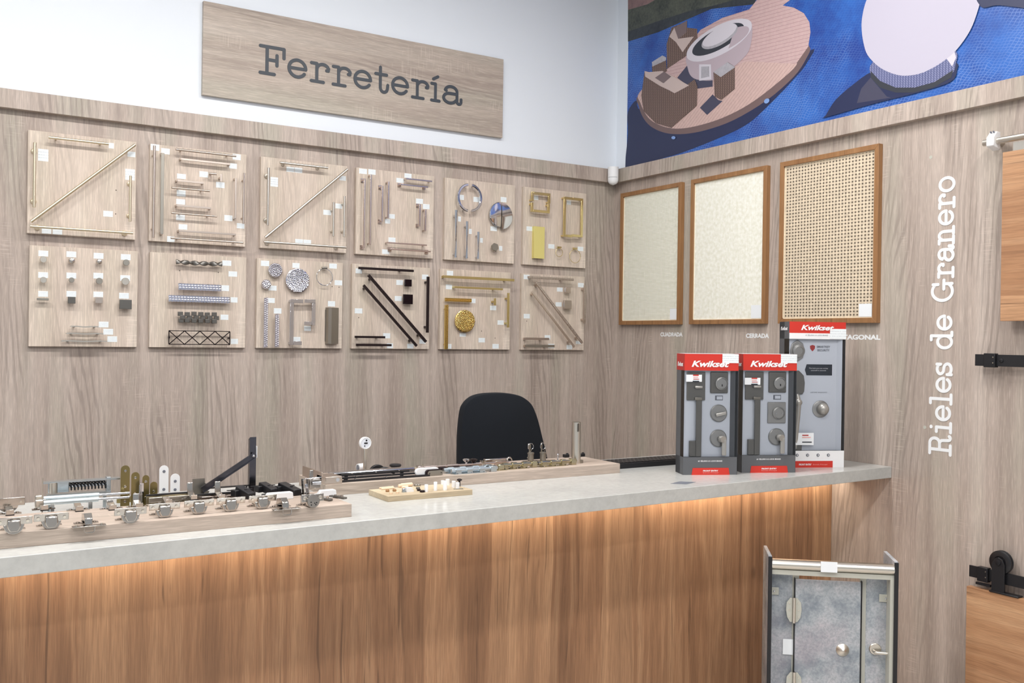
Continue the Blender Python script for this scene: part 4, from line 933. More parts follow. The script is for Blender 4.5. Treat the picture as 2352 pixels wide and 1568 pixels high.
# ================================================================== counter
CA = math.radians(1.72); cu, cv = Vector((math.cos(CA), math.sin(CA), 0)), Vector((-math.sin(CA), math.cos(CA), 0))
F0 = Vector((0, -1.778, 0))          # front edge meets the right wall here
def cpt(a, b, z): return F0+cu*a+cv*b+Vector((0, 0, z))   # a along the counter (negative = left), b back
ct = thing('counter', (-1.9, -1.5, 0), 'long walnut-fronted counter with a thick grey stone top', 'counter')
yr = .70
top = [cpt(0, 0, CT-.044), cpt(-4.3, 0, CT-.044), cpt(-4.3, yr, CT-.044), Vector((-.0068, cpt(0, yr, 0).y, CT-.044)), Vector((-.0068, cpt(0, 0, 0).y, CT-.044))]
top[0] = Vector((-.0068, cpt(0, 0, 0).y, CT-.044)); top = top[:4]
MB().prism(top, (0, 0, .044)).build('worktop', 'quartz', ct, bevel=.0015)
zf = CT-.0445
mb = MB(); mb.prism([Vector((-.0068, cpt(0, .285, 0).y, .0)), cpt(-4.3, .285, 0), cpt(-4.3, .305, 0), Vector((-.0068, cpt(0, .305, 0).y, .0))], (0, 0, zf)).build('front_panel', 'walnut', ct)
MB().prism([Vector((-.0068, cpt(0, .60, 0).y, .0)), cpt(-4.3, .60, 0), cpt(-4.3, .62, 0), Vector((-.0068, cpt(0, .62, 0).y, .0))], (0, 0, .12)).build('plinth', 'walnut', ct)
for a_ in (-.03, -1.45, -2.9, -4.28): MB().prism([cpt(a_, .305, 0), cpt(a_-.018, .305, 0), cpt(a_-.018, .66, 0), cpt(a_, .66, 0)], (0, 0, zf)).build('side_panel', 'walnut', ct)
MB().prism([cpt(-.05, .262, zf-.008), cpt(-4.25, .262, zf-.008), cpt(-4.25, .274, zf-.008), cpt(-.05, .274, zf-.008)], (0, 0, .008)).build('led_strip', 'led', ct)
for k_ in range(4):
    c = cpt(-.53-k_*1.05, .225, zf-.012)
    area('counter_led', c, (1.0, .02), 1.9 if k_ == 0 else 1.1, (1.0, .86, .68), (math.radians(28), 0, CA))
c = T(1568, 1108.5); o = MB().prism([T(1540, 1110.5), T(1577, 1112), T(1598, 1107), T(1561, 1105.5)], (0, 0, .0006)).build('counter_sticker', 'grey_print')
tag(o, 'small dark grey strip lying flat on the counter before the lock boxes', 'sticker')

# ================================================================== oak blocks, tray and hardware on the counter
X, Y, Z = Vector((1, 0, 0)), Vector((0, 1, 0)), Vector((0, 0, 1))
BH = .034
b1 = MB().box(-3.55, -2.262, -1.782, -1.545, CT, CT+BH).build('display_block', 'block_oak', bevel=.0008); tag(b1, 'long low oak block nearest the camera at left, carrying cup hinges', 'display block')
b2 = MB().box(-2.205, -1.087, -1.440, -1.205, CT, CT+BH).build('display_block', 'block_oak', bevel=.0008); tag(b2, 'long low oak block behind the small tray, carrying bolts and latches', 'display block')
TB = CT+BH
def P1(px, py, h=0): return T(px, py, BH+h)
# ---- hinges
def wings(h, c, m='hinge', w=.052):
    q = MB(); 
    for s in (-1, 1):
        q.frame_box(c+X*s*w*.34+Z*.0012, X*w*.17, Y*.0065, Z*.0012); q.cyl(c+X*s*w*.34+Z*.002, c+X*s*w*.34+Z*.0045, .0042, 12)
    q.frame_box(c+Y*.004+Z*.002, X*.008, Y*.02, Z*.002)
    q.each('plate_wing', m, h)
def hinge_cup(px, y, lab, m='hinge', sc=1.0, zr=0.0, grp='cup hinges along the front of the oak block'):
    x = hit(px, 1190, 1, y).x; c = Vector((x, y, TB)); h = thing('hinge_sample', c+Y*.04, lab, 'hinge', grp)
    wings(h, c+Y*.045, m)
    MB().prism([c+X*-.008+Y*.07+Z*.004, c+X*-.008+Y*.07+Z*.014, c+X*-.008+Y*.03+Z*.019, c+X*-.008+Y*.002+Z*.024, c+X*-.008+Y*.002+Z*.010, c+X*-.008+Y*.03+Z*.006], X*.016).build('arm', m, h, bevel=.001)
    zc = .021+zr
    pl = MB(); t = Vector((0, -.25, 1)).normalized(); nn = Vector((0, -1, -.25)).normalized()
    pl.frame_box(c+Z*(zc+.006), X*.036*sc, nn*.0009, t*.0088*sc); pp = pl.build('cup_plate', m, h, bevel=.0018)
    for s in (-1, 1): MB().cyl(c+X*s*.027*sc+Z*(zc+.005), c+X*s*.027*sc+Z*(zc+.005)+nn*.0028, .0034*sc, 12).build('screw', 'steel', pp)
    pts = [c+X*.0205*sc*math.cos(a)*1.0+Z*(zc-.002+.0215*sc*math.sin(a)) for a in [math.pi+math.pi*i/16 for i in range(17)]]
    MB().prism(pts, Y*.011).build('cup', m, h, bevel=.0012)
    MB().prism([c+X*-.0125+Y*-.001+Z*(zc+.010), c+X*.0125+Y*-.001+Z*(zc+.010), c+X*.0135+Y*-.001+Z*(zc-.006), c+X*.0085+Y*-.001+Z*(zc-.016), c+X*-.0085+Y*-.001+Z*(zc-.016), c+X*-.0135+Y*-.001+Z*(zc-.006)], nn*.008).build('link_cover', m, h, bevel=.0025)
    return h
def hinge_flat(px, y, lab, m='hinge'):
    x = hit(px, 1190, 1, y).x; c = Vector((x, y, TB)); h = thing('hinge_sample', c+Y*.045, lab, 'hinge', 'half-open hinges with level plates'); wings(h, c+Y*.05, m)
    MB().prism([c+X*-.0085+Y*.062+Z*.004, c+X*-.0085+Y*.055+Z*.022, c+X*-.0085+Y*.024+Z*.028, c+X*-.0085+Y*.008+Z*.018, c+X*-.0085+Y*.006+Z*.004, c+X*-.0085+Y*.02+Z*.012, c+X*-.0085+Y*.04+Z*.010], X*.017).build('arm', m, h, bevel=.0012)
    pp = MB().frame_box(c+Z*.003, X*.036, Y*.010, Z*.0009).build('cup_plate', m, h, bevel=.001)
    for s in (-1, 1): MB().cyl(c+X*s*.027+Z*.0035, c+X*s*.027+Z*.0065, .0034, 12).build('screw', 'steel', pp)
    MB().tube([c+X*-.011+Z*.002-Y*.005, c+X*-.0105-Z*.009-Y*.005, c+X*-.008-Z*.0115-Y*.005, c+X*.008-Z*.0115-Y*.005, c+X*.0105-Z*.009-Y*.005, c+X*.011+Z*.002-Y*.005], .0012, 8).build('cup', m, h)
hb = 'on the near oak block'
hinge_cup(32, -1.788, 'leftmost nickel cup hinge at the front edge of the near block', m='hinge', sc=1.02)
hinge_cup(118, -1.776, 'second nickel cup hinge from the left at the front of the near block', m='hinge', sc=1.0)
hinge_flat(205, -1.79, 'nickel hinge with level plate, left of the two like it on the near block')
hinge_cup(300, -1.782, 'nickel cup hinge just right of the left level-plate hinge, front row')
hinge_cup(378, -1.752, 'nickel cup hinge fourth from the right among the close front-row five')
hinge_cup(457, -1.745, 'nickel cup hinge in the front row, in front of the grey set squares')
hinge_cup(530, -1.745, 'nickel cup hinge in the front row, between the folding bracket and the block edge')
hinge_cup(603, -1.745, 'nickel cup hinge in the front row, in front of the first black hinge')
hinge_flat(658, -1.787, 'nickel hinge with level plate, right of the two like it on the near block')
# large hinge with a round cup, and the tall folding clamp behind it
x = hit(718, 1190, 1, -1.79).x; c = Vector((x, -1.788, TB)); h = thing('hinge_sample', c+Y*.04, 'large hinge with a round drilled cup near the right end of the near block', 'hinge')
wings(h, c+Y*.045)
pp = MB().frame_box(c+Z*.026, X*.030, Y*.0012, Z*.010).build('cup_plate', 'hinge', h, bevel=.002)
for s in (-1, 1): MB().lathe(c+X*s*.021+Z*.026, -Y, [(.0055, 0), (.005, .002), (.002, .003)], 14).build('screw', 'steel', pp)
MB().lathe(c+Z*.018+Y*.004, -Y, [(.0175, 0), (.0175, .010), (.016, .0125)], 28).build('cup', 'hinge', h)
for dx, dz in ((-.006, .009), (.006, .009), (-.007, .016), (.003, .013), (.008, .014)): MB().cyl(c+X*dx+Z*dz+Y*-.0086, c+X*dx+Z*dz+Y*-.0092, .0017, 8).build('pin_hole', 'black', h)
MB().frame_box(c+Y*.035+Z*.012, X*.010, Y*.03, Z*.009).build('arm', 'hinge', h, bevel=.0015)
c = P1(712, 1139); c.z = TB; h = thing('hinge_sample', c, 'tall folding chrome hinge standing behind the round-cup hinge', 'hinge')
MB().frame_box(c+Z*.002, X*.022, Y*.016, Z*.002).build('mounting_plate', 'hinge', h)
mb = MB(); 
for s in (-1, 1): mb.bar(c+X*(-.012+s*.007)+Z*.004, c+X*(-.016+s*.007)+Z*.05, Y, .016, .0016)
mb.each('side_plate', 'hinge', h)
MB().bar(c+X*-.008-Y*.006+Z*.004, c+X*-.014-Y*.006+Z*.036, X, .009, .003).build('link', 'chrome', h, bevel=.001)
MB().frame_box(c+X*.014+Y*.006+Z*.034, X*.017, Y*.009, Z*.013).build('bracket', 'hinge', h, bevel=.002)
MB().cyl(c+X*.004-Y*.004+Z*.036, c+X*.029-Y*.004+Z*.036, .005, 14).build('roller', 'chrome', h)
MB().bar(c+X*.004+Y*.004+Z*.046, c+X*.006+Y*.008+Z*.071, X, .011, .008).build('tip', 'hinge', h, bevel=.0015)
MB().tube([c+X*-.024+Z*.046-Y*.008, c+X*-.018+Z*.05-Y*.008, c+X*.03+Z*.052-Y*.008], .0014, 8).build('wire', 'chrome', h)
# bare mounting plates at the right end
for px, py, lab in ((757, 1150, 'small slotted base plate, left of two at the right end of the near block'), (790, 1146, 'small slotted base plate, the one nearest the right end of the near block')):
    c = P1(px, py); h = thing('base_plate', c, lab, 'base plate', 'two bare slotted base plates'); d = Vector((-.35, 1, 0)).normalized(); s = d.cross(Z)
    MB().bar(c-d*.006+Z*.003, c+d*.055+Z*.003, s, .013, .005).build('channel', 'pewter', h, bevel=.001)
    mb = MB(); mb.cyl(c+d*.008+Z*.005, c+d*.008+Z*.010, .004, 12); mb.cyl(c+d*.035+Z*.005, c+d*.035+Z*.009, .004, 12); mb.each('screw', 'hinge', h)
    MB().frame_box(c+d*.04+Z*.0016, s*.024, d*.006, Z*.0016).build('wing', 'hinge', h, bevel=.001)
# back row arms
def hinge_arm(px, py, lab, tall=0, plate=False, m='hinge'):
    c = P1(px, py); h = thing('hinge_sample', c, lab, 'hinge', 'hinge arms in the back row'); wings(h, c+Y*.012, m)
    MB().prism([c+X*-.0085-Y*.010+Z*.0005, c+X*-.0085-Y*.012+Z*.007, c+X*-.0085+Y*.03+Z*.016, c+X*-.0085+Y*.03+Z*.0045], X*.017).build('arm', m, h, bevel=.001)
    MB().frame_box(c-Y*.013+Z*.0085, X*.0085, Y*.0015, Z*.006).build('end_cap', m, h, bevel=.0006)
    MB().frame_box(c-Y*.011+Z*.0012, X*.0095, Y*.003, Z*.0012).build('slot', 'black', h)
    if tall: MB().bar(c+Y*.03+Z*.006, c+Y*.034+Z*tall, X, .0155, .006).build('upright_link', m, h, bevel=.002)
    if plate:
        t_ = MB().frame_box(c+Y*.035+Z*.026, X*.036, Y*.001, Z*.010).build('cup_plate', m, h, bevel=.0018)
        for s in (-1, 1): MB().cyl(c+Y*.034+X*s*.027+Z*.024, c+Y*.031+X*s*.027+Z*.024, .003, 10).build('screw', 'steel', t_)
        MB().prism([c+Y*.038+X*.022*math.cos(a)+Z*(.018+.018*math.sin(a)) for a in [math.pi+math.pi*i/14 for i in range(15)]], Y*.010).build('cup', m, h)
hinge_arm(22, 1182, 'hinge arm with its cup plate, leftmost in the back row of the near block', plate=True)
hinge_arm(101, 1171, 'hinge arm second from left in the back row, beside the white cylinders', tall=.022)
hinge_arm(181, 1173, 'hinge arm in the back row, in front of the spring closer')
hinge_arm(257, 1170, 'hinge arm in the back row, before the short brass plugs', tall=.02)
hinge_arm(318, 1166, 'hinge arm in the back row, below the chrome pin hinge', tall=.032)
hinge_arm(385, 1158, 'hinge arm in the back row, in front of the long green-tinted slide')
hinge_arm(443, 1147, 'tall hinge arm in the back row beside the grey set squares', tall=.042)
hinge_arm(507, 1146, 'tall hinge arm in the back row left of the folding bracket', tall=.044)
# black hinges
def black_hinge(px, py, lab, L=.06, w=.024):
    c = P1(px, py); c.z = TB; h = thing('hinge_sample', c, lab, 'hinge', 'black plastic hinges'); d = Vector((-.30, 1, 0)).normalized(); s = Vector((d.y, -d.x, 0))
    MB().prism([c-s*w/2+Z*.001, c-s*w/2+Z*.017, c+d*L-s*w/2+Z*.030, c+d*(L+.006)-s*w/2+Z*.010, c+d*L*.6-s*w/2+Z*.002], s*w).build('arm', 'black', h, bevel=.0018)
    mb = MB()
    for q in (-1, 1): mb.cyl(c+d*.008+s*q*.026, c+d*.008+s*q*.026+Z*.004, .010, 16)
    mb.build('mounting_plate', 'black', h, bevel=.0008)
    MB().frame_box(c+d*(L-.006)+Z*.012-s*.016, s*.008, d*.012, Z*.009).build('cup', 'black', h, bevel=.002)
    MB().frame_box(c+d*(L-.002)+Z*.019, X*.034, d*.0035, Z*.0009).build('cup_plate', 'black', h)
    MB().cyl(c+d*.03+Z*.021, c+d*.03+Z*.0245, .004, 12).build('screw', 'black_steel', h)
black_hinge(578, 1146, 'leftmost black hinge, just right of the folding bracket foot')
black_hinge(631, 1136, 'middle black hinge of three on the near block')
black_hinge(684, 1138, 'rightmost black hinge, tallest of the three, beside the folding chrome hinge', L=.075, w=.026)
for (pa_, pb_, hh, lab) in (((610, 1150), (677, 1146), .019, 'long white plastic cover lying in front of the black hinges'), ((731, 1141), (777, 1139), .017, 'short white plastic cover beside the bare base plates')):
    a, b = P1(*pa_), P1(*pb_); b.y = a.y; o = MB().prism([a, b, b+Z*hh*.92-X*.002, b+Z*hh-X*.006, a+Z*hh+X*.008, a+Z*hh*.3], Y*.018).build('plastic_cover', 'white_plastic', bevel=.0015); tag(o, lab, 'hinge cover')
a, b = P1(575, 1153), P1(612, 1150); h = thing('soft_close_damper', (a+b)/2, 'small silver damper rod with a red tip beside the long white cover', 'damper')
MB().cyl(a+Z*.009, b+Z*.010, .0055, 16).build('cylinder', 'white_plastic', h); MB().cyl(a+Z*.009-X*.002, a+Z*.009+X*.002, .0062, 16).build('tip', 'red_dark', h)
# ---- things standing on the counter behind the near block
def base(px, py): return T(px, py)
def span(pa_, pb_, y=None): a = T(*pa_); b = T(*pb_); b.y = a.y; return a, b
a = hit(97, 1150, 1, -1.50); a.z = CT; o = MB().cyl(a, a+Z*.112, .0016, 8).build('upright_rod', 'steel'); tag(o, 'thin upright metal rod rising at the far left above the white cylinders', 'rod')
yb = -1.515
def H(px, py, y=yb): return hit(px, py, 1, y)
# white and chrome cylinders
for (pxa, pya, pxb, pyb, r, yy, m, lab) in ((100, 1145, 227, 1136, .0062, -1.475, 'zinc', 'upper pale cylinder of the pair lying at the left'), (100, 1155, 226, 1146, .0062, -1.50, 'zinc', 'lower pale cylinder of the pair lying at the left')):
    a, b = H(pxa, pya, yy), H(pxb, pyb, yy); b.z = a.z = (a.z+b.z)/2; h = thing('gas_strut', (a.x/2+b.x/2, yy, CT), lab, 'gas strut', 'pale gas struts')
    MB().cyl(a, b, r, 20).build('cylinder', 'pale_metal', h); MB().cyl(b, b+X*.075, .003, 12).build('rod', 'chrome', h)
    MB().frame_box(a-X*.010, X*.010, Y*.008, Z*.010).build('end_clamp', 'steel', h, bevel=.003)
    for q in (a+X*.02, b-X*.02): MB().frame_box(Vector((q.x, yy, (CT+q.z)/2)), X*.004, Y*.005, Z*((q.z-CT)/2)).build('support', 'zinc', h)
# spring closer frame
ys = -1.40; A = lambda px, py: hit(px, py, 1, ys)
c = A(175, 1140); h = thing('spring_closer', (c.x, ys, CT), 'zinc spring closer with a dark coil spring in a flat frame', 'door closer')
a, b = A(98, 1108), A(274, 1097.5); b.z = a.z; MB().bar(a, b, Z, .0035, .03).build('top_plate', 'zinc', h)
a, b = A(108, 1136), A(253, 1129); z_ = (a.z+b.z)/2; MB().bar(Vector((a.x, ys, z_)), Vector((b.x, ys, z_)), Z, .005, .028).build('bottom_plate', 'zinc', h)
l, r = A(110, 1120), A(158, 1117); MB().frame_box(Vector(((l.x+r.x)/2, ys, z_+.020)), X*((r.x-l.x)/2), Y*.009, Z*.0135).build('clamp_block', 'zinc', h, bevel=.002)
MB().cyl(Vector((l.x+.012, ys-.0095, z_+.006)), Vector((l.x+.012, ys-.0095, z_+.034)), .010, 20).build('roller', 'steel', h)
r2 = A(244, 1117); xs = r.x; L_ = r2.x-xs; pts = [Vector((xs+L_*i/200, ys+.0105*math.cos(i/200*2*math.pi*11), z_+.021+.0105*math.sin(i/200*2*math.pi*11))) for i in range(201)]
MB().tube(pts, .0021, 7).build('spring', 'black_steel', h); MB().cyl(Vector((xs, ys, z_+.021)), Vector((r2.x, ys, z_+.021)), .0042, 14).build('spindle', 'chrome', h)
MB().frame_box(Vector((A(248, 1117).x, ys, z_+.020)), X*.0055, Y*.012, Z*.020).build('end_plate', 'zinc', h, bevel=.0008)
MB().box(l.x, l.x+.008, ys-.004, ys+.004, CT, z_-.002).build('foot', 'zinc', h); MB().box(r2.x-.008, r2.x, ys-.004, ys+.004, CT, z_-.002).build('foot', 'zinc', h)
# rounded straps
def strap(px, pyb, pyt, wpx, m, lab, holes, cat='strap', y=-1.44):
    b = hit(px, pyb, 1, y); t = hit(px, pyt, 1, y); w = wpx*depth(b)/FPX/.86; x = b.x; zt = t.z; r_ = w/2
    h = thing('rounded_strap', (x, y, CT), lab, cat)
    pts = [Vector((x-r_, y, CT)), Vector((x+r_, y, CT))]+[Vector((x+r_*math.cos(a), y, zt-r_+r_*math.sin(a))) for a in [math.pi*i/12 for i in range(13)]]
    MB().prism(pts, Y*.002).build('plate', m, h)
    MB().box(x-r_, x+r_, y-.02, y, CT, CT+.002).build('foot', m, h)
    mb = MB()
    for f in holes: zz = zt-r_-(zt-CT-r_)*f; mb.lathe((x, y, zz), -Y, [(.0042, 0), (.0035, .0012), (.001, .0014)], 12)
    mb.each('screw', 'hinge' if m != 'white_plastic' else 'grey_print', h)
strap(287, 1150, 1068.5, 17, 'strap_brass', 'tallest upright brass strap with rounded top', (.03, .4, .75))
strap(310.5, 1147, 1084, 15.5, 'strap_brass', 'second tallest upright brass strap', (.05, .5))
strap(334.5, 1142, 1091, 13, 'strap_brass', 'narrow upright brass strap right of the chrome pin hinge', (.1, .6))
strap(353, 1140, 1106, 14, 'strap_brass', 'shortest upright brass strap beside the white straps', (.25,))
strap(376, 1140, 1068.5, 17.5, 'white_plastic', 'taller upright white strap with two holes', (.04, .5))
strap(402, 1138, 1087.5, 18, 'white_plastic', 'shorter upright white strap with two holes', (.1, .38))
b = hit(324, 1142, 1, -1.46); h = thing('hinge_sample', (b.x, -1.46, CT), 'small chrome pin hinge standing between the brass straps', 'hinge')
MB().box(b.x-.004, b.x+.006, -1.462, -1.459, CT, CT+.078).build('leaf', 'chrome', h); MB().cyl((b.x-.003, -1.463, CT+.01), (b.x-.003, -1.463, CT+.074), .0032, 12).build('knuckle', 'chrome', h)
for px, py, r, m, lab in ((275, 1154, .0085, 'strap_brass', 'short brass plug standing in front of the tallest strap'), (303, 1152, .0072, 'strap_brass', 'short brass plug standing in front of the second strap')):
    b = T(px, py); o = MB().lathe(b, Z, [(r, 0), (r, .014), (r*.7, .016), (r*.7, .018)], 18).build('metal_plug', m); tag(o, lab, 'plug')
# long slides
def slide(pa_, pb_, hgt, y, m1, m2, lab):
    a, b = hit(*pa_, 1, y), hit(*pb_, 1, y); x0, x1 = a.x, b.x; h = thing('drawer_slide', ((x0+x1)/2, y, CT), lab, 'drawer slide')
    MB().box(x0, x1, y, y+.004, CT, CT+hgt).build('outer_rail', m1, h, bevel=.0008)
    MB().box(x0+.006, x1-.004, y-.006, y, CT+hgt*.62, CT+hgt*.9).box(x0+.006, x1-.004, y-.008, y, CT+hgt*.12, CT+hgt*.38).build('inner_rail', m2, h, bevel=.001)
    MB().box(x0, x1, y-.004, y+.006, CT+hgt, CT+hgt+.0035).build('top_flange', 'black_steel', h)
    mb = MB(); n_ = 7
    for i in range(n_): q = x0+(x1-x0)*(i+.5)/n_; mb.cyl((q, y-.009, CT+hgt*.5), (q, y, CT+hgt*.5), .0025, 8)
    mb.each('rivet', 'chrome', h)
slide((336, 1140), (440, 1135), .047, -1.49, 'antique', 'steel', 'greenish metal drawer slide left of the folding bracket')
slide((442, 1140), (570, 1132), .040, -1.50, 'hinge', 'champagne', 'nickel drawer slide running to the foot of the folding bracket')
# grey set squares
b = hit(440, 1128, 1, -1.42); h = thing('metal_gusset', (b.x, -1.42, CT), 'fan of dull grey flat metal gusset plates', 'gusset plates')
for k_, (ang, w_, z_) in enumerate(((0, .034, .074), (-14, .036, .062), (-28, .038, .052), (-40, .036, .05))):
    an = math.radians(ang); mb = MB(); o_ = Vector((b.x+.002, -1.42+k_*.0022, CT)); ux = Vector((math.cos(an), 0, math.sin(an))); uz = Vector((-math.sin(an), 0, math.cos(an)))
    if k_: o_ = o_+Z*.025
    mb.prism([o_, o_+ux*w_, o_+ux*w_+uz*(z_-(.02 if k_ else 0)), o_+uz*(z_-(.02 if k_ else 0))], Y*.0015); mb.build('plate', 'graynick', h)
# folding bracket
yf = -1.43; A = lambda px, py: hit(px, py, 1, yf)
c = A(579, 1130); h = thing('folding_bracket', (c.x, yf, CT), 'tall dark metal folding shelf bracket with a slanting strut', 'shelf bracket')
zt = A(579, 1003.5).z; x0, x1 = A(570.5, 1060).x, A(588, 1060).x
MB().prism([Vector((x0, yf, CT)), Vector((x1, yf, CT)), Vector((x1, yf, zt)), Vector((x0+.005, yf, zt)), Vector((x0, yf, zt-.006))], Y*.0025).box(x0, x0+.0025, yf-.012, yf, CT, zt-.006).build('upright_channel', 'gun', h)
MB().box(x1-.001, x1+.001, yf-.008, yf, A(585, 1050).z, A(585, 1024).z).build('edge_tape', 'white_plastic', h)
p = A(579.5, 1046); q = A(462, 1124); mb = MB(); mb.bar(p+Y*-.010, q+Y*-.010, Y.cross(p-q), .017, .004); mb.bar(p+Y*-.014+(q-p).normalized().cross(Y)*.007, q+Y*-.014+(q-p).normalized().cross(Y)*.007, Y, .007, .002); mb.cyl(p+Y*-.012, p+Y*-.008, .0088, 18)
st = mb.build('strut', 'gun', h); MB().lathe(p+Y*-.012, -Y, [(.0042, 0), (.0035, .002), (.001, .003)], 14).build('rivet', 'chrome', st)
MB().lathe(Vector((p.x, yf-.001, CT+.012)), -Y, [(.0042, 0), (.0035, .003), (.001, .004)], 14).build('rivet', 'chrome', h)
a = A(466, 1119); MB().box(a.x, x0, yf-.006, yf+.008, CT+.046, CT+.0485).build('base_rail', 'black_steel', h)
MB().box(a.x, a.x+.003, yf-.004, yf+.004, CT, CT+.046).box(x0-.006, x0-.003, yf-.004, yf+.004, CT, CT+.046).build('rail_foot', 'black_steel', h)
# ---- second block
TY = -1.40
def Q(px, py, h=0): return T(px, py, BH+h)
# chrome rail group at its left end
def flat_bar(p, q, w, t, m, name, lab, cat, lift, group=None):
    a, b = Q(*p), Q(*q); b.y = a.y; h_ = MB().bar(Vector((a.x, a.y, TB+lift)), Vector((b.x, b.y, TB+lift)), Y, w, t)
    return h_
h = thing('window_opener', Q(700, 1106), 'boxy nickel window opener with long polished rail, left end of far block', 'window opener')
c = Vector((-2.185, -1.37, TB)); 
MB().box(-2.203, -2.150, -1.435, -1.36, TB, TB+.022).build('housing', 'nickel', h, bevel=.0015)
MB().box(-2.203, -2.199, -1.40, -1.23, TB, TB+.032).build('end_plate', 'nickel', h, bevel=.0008)
MB().box(-2.150, -1.86, -1.345, -1.31, TB, TB+.020).build('rail', 'chrome', h, bevel=.004)
MB().cyl((-2.165, -1.436, TB+.012), (-2.165, -1.430, TB+.012), .006, 14).build('screw', 'chrome', h)
for k_, (x0, x1, y_, z_, w_, lab) in enumerate(((-2.145, -1.845, -1.415, .004, .010, 'lowest black friction stay arm nearest the block edge'), (-2.14, -1.80, -1.398, .010, .009, 'middle black friction stay arm'), (-2.13, -1.90, -1.378, .016, .009, 'uppermost black friction stay arm beside the polished rail'))):
    h = thing('friction_stay', ((x0+x1)/2, y_, TB), lab, 'window stay', 'black friction stays'); MB().box(x0, x1, y_-w_/2, y_+w_/2, TB+.0002 if k_ == 0 else TB+z_-.003, TB+z_+.002).build('arm', 'black_steel', h)
    mb = MB(); 
    for f in (.15, .5, .85): mb.cyl((x0+(x1-x0)*f, y_, TB+z_+.002), (x0+(x1-x0)*f, y_, TB+z_+.004), .003, 10)
    mb.each('rivet', 'chrome', h)
    if k_: MB().box(x0+.01, x0+.02, y_-.003, y_+.003, TB, TB+z_-.003).box(x1-.03, x1-.02, y_-.003, y_+.003, TB, TB+z_-.003).build('foot', 'black_steel', h)
# lock stick with the round face
b = Q(838, 1086); h = thing('lever_latch', b, 'upright latch lever ending in a white ringed round face', 'latch'); t = Z
MB().bar(b, b+Z*.082, X, .011, .009, ).build('stem', 'steel', h, bevel=.002)
cz = b+Z*.098; MB().lathe(cz+Y*.006, -Y, [(.020, 0), (.020, .010), (.0175, .012), (.0165, .0105)], 32).build('ring', 'white_plastic', h)
MB().lathe(cz-Y*.003, -Y, [(.0155, 0), (.0155, .002)], 28).build('face', 'card_back', h)
mb = MB(); mb.frame_box(cz-Y*.0055, X*.006, Y*.0006, Z*.0022); mb.cyl(cz-Y*.005+Z*.009+X*.002, cz-Y*.006+Z*.009+X*.002, .003, 10); mb.cyl(cz-Y*.005-Z*.009-X*.004, cz-Y*.006-Z*.009-X*.004, .002, 10); mb.each('slot', 'black', h)
b = Q(822, 1083); h = thing('roller_catch', b, 'white roller catch lying left of the upright latch', 'roller catch'); MB().cyl(b+Z*.013, b+Z*.015+X*.026+Y*.004, .013, 20, .012).build('roller', 'white_plastic', h); MB().cyl(b+Z*.013-X*.002, b+Z*.013, .010, 18).build('hub', 'grey_print', h)
for px, py, r, lab in ((868, 1083, .022, 'larger black half-round roller right of the upright latch'), (885, 1088, .021, 'second black half-round roller nearer the camera')):
    b = Q(px, py); h = thing('black_roller', b, lab, 'roller', 'two black half-round rollers')
    MB().prism([b+X*r*1.25*math.cos(a)+Z*r*1.05*math.sin(a) for a in [math.pi*i/18 for i in range(19)]], Y*.012).build('roller', 'black', h, bevel=.002)
b = Q(908, 1080); h = thing('door_bumper', b, 'round black-topped door bumper on a pale foot', 'bumper'); MB().lathe(b, Z, [(.014, 0), (.014, .011)], 20).build('foot', 'cream', h); MB().lathe(b+Z*.011, Z, [(.013, 0), (.0195, .003), (.020, .008), (.016, .011), (.004, .0115)], 24).build('cap', 'black', h)
b = Q(950, 1078); h = thing('wire_spring_latch', b, 'thin brass-coloured wire latch between the bumper and the white catch', 'latch'); MB().tube([b-X*.06+Z*.004, b-X*.01+Z*.005+Y*.004, b+X*.03+Z*.006, b+X*.035+Z*.015], .0014, 8).build('wire', 'antique', h); MB().frame_box(b+X*.022+Z*.006, X*.008, Y*.01, Z*.006).build('keeper', 'hinge', h, bevel=.001)
def capsule(c, L, r, t, d=Y): # outline standing upright facing -y
    pts = [c+X*(L/2-r)+X*r*math.cos(a)+Z*(r+r*math.sin(a)) for a in [-math.pi/2+math.pi*i/12 for i in range(13)]]+[c-X*(L/2-r)+X*r*math.cos(a)+Z*(r+r*math.sin(a)) for a in [math.pi/2+math.pi*i/12 for i in range(13)]]
    return MB().prism(pts, d*t)
b = Q(990, 1093); h = thing('magnetic_catch', b, 'white oval magnetic catch with a grey metal plate', 'catch'); capsule(b-X*.008+Y*.008, .085, .013, .012).build('body', 'white_plastic', h, bevel=.002)
capsule(b+X*.012, .062, .0105, .008).build('case', 'bronze', h, bevel=.001); o = capsule(b+X*.015-Y*.002, .056, .0088, .002).build('plate', 'graynick', h)
MB().cyl(b+X*-.006-Y*.003+Z*.009, b+X*-.006-Y*.002+Z*.009, .0018, 8).cyl(b+X*.036-Y*.003+Z*.009, b+X*.036-Y*.002+Z*.009, .0018, 8).build('screw_hole', 'black', h)
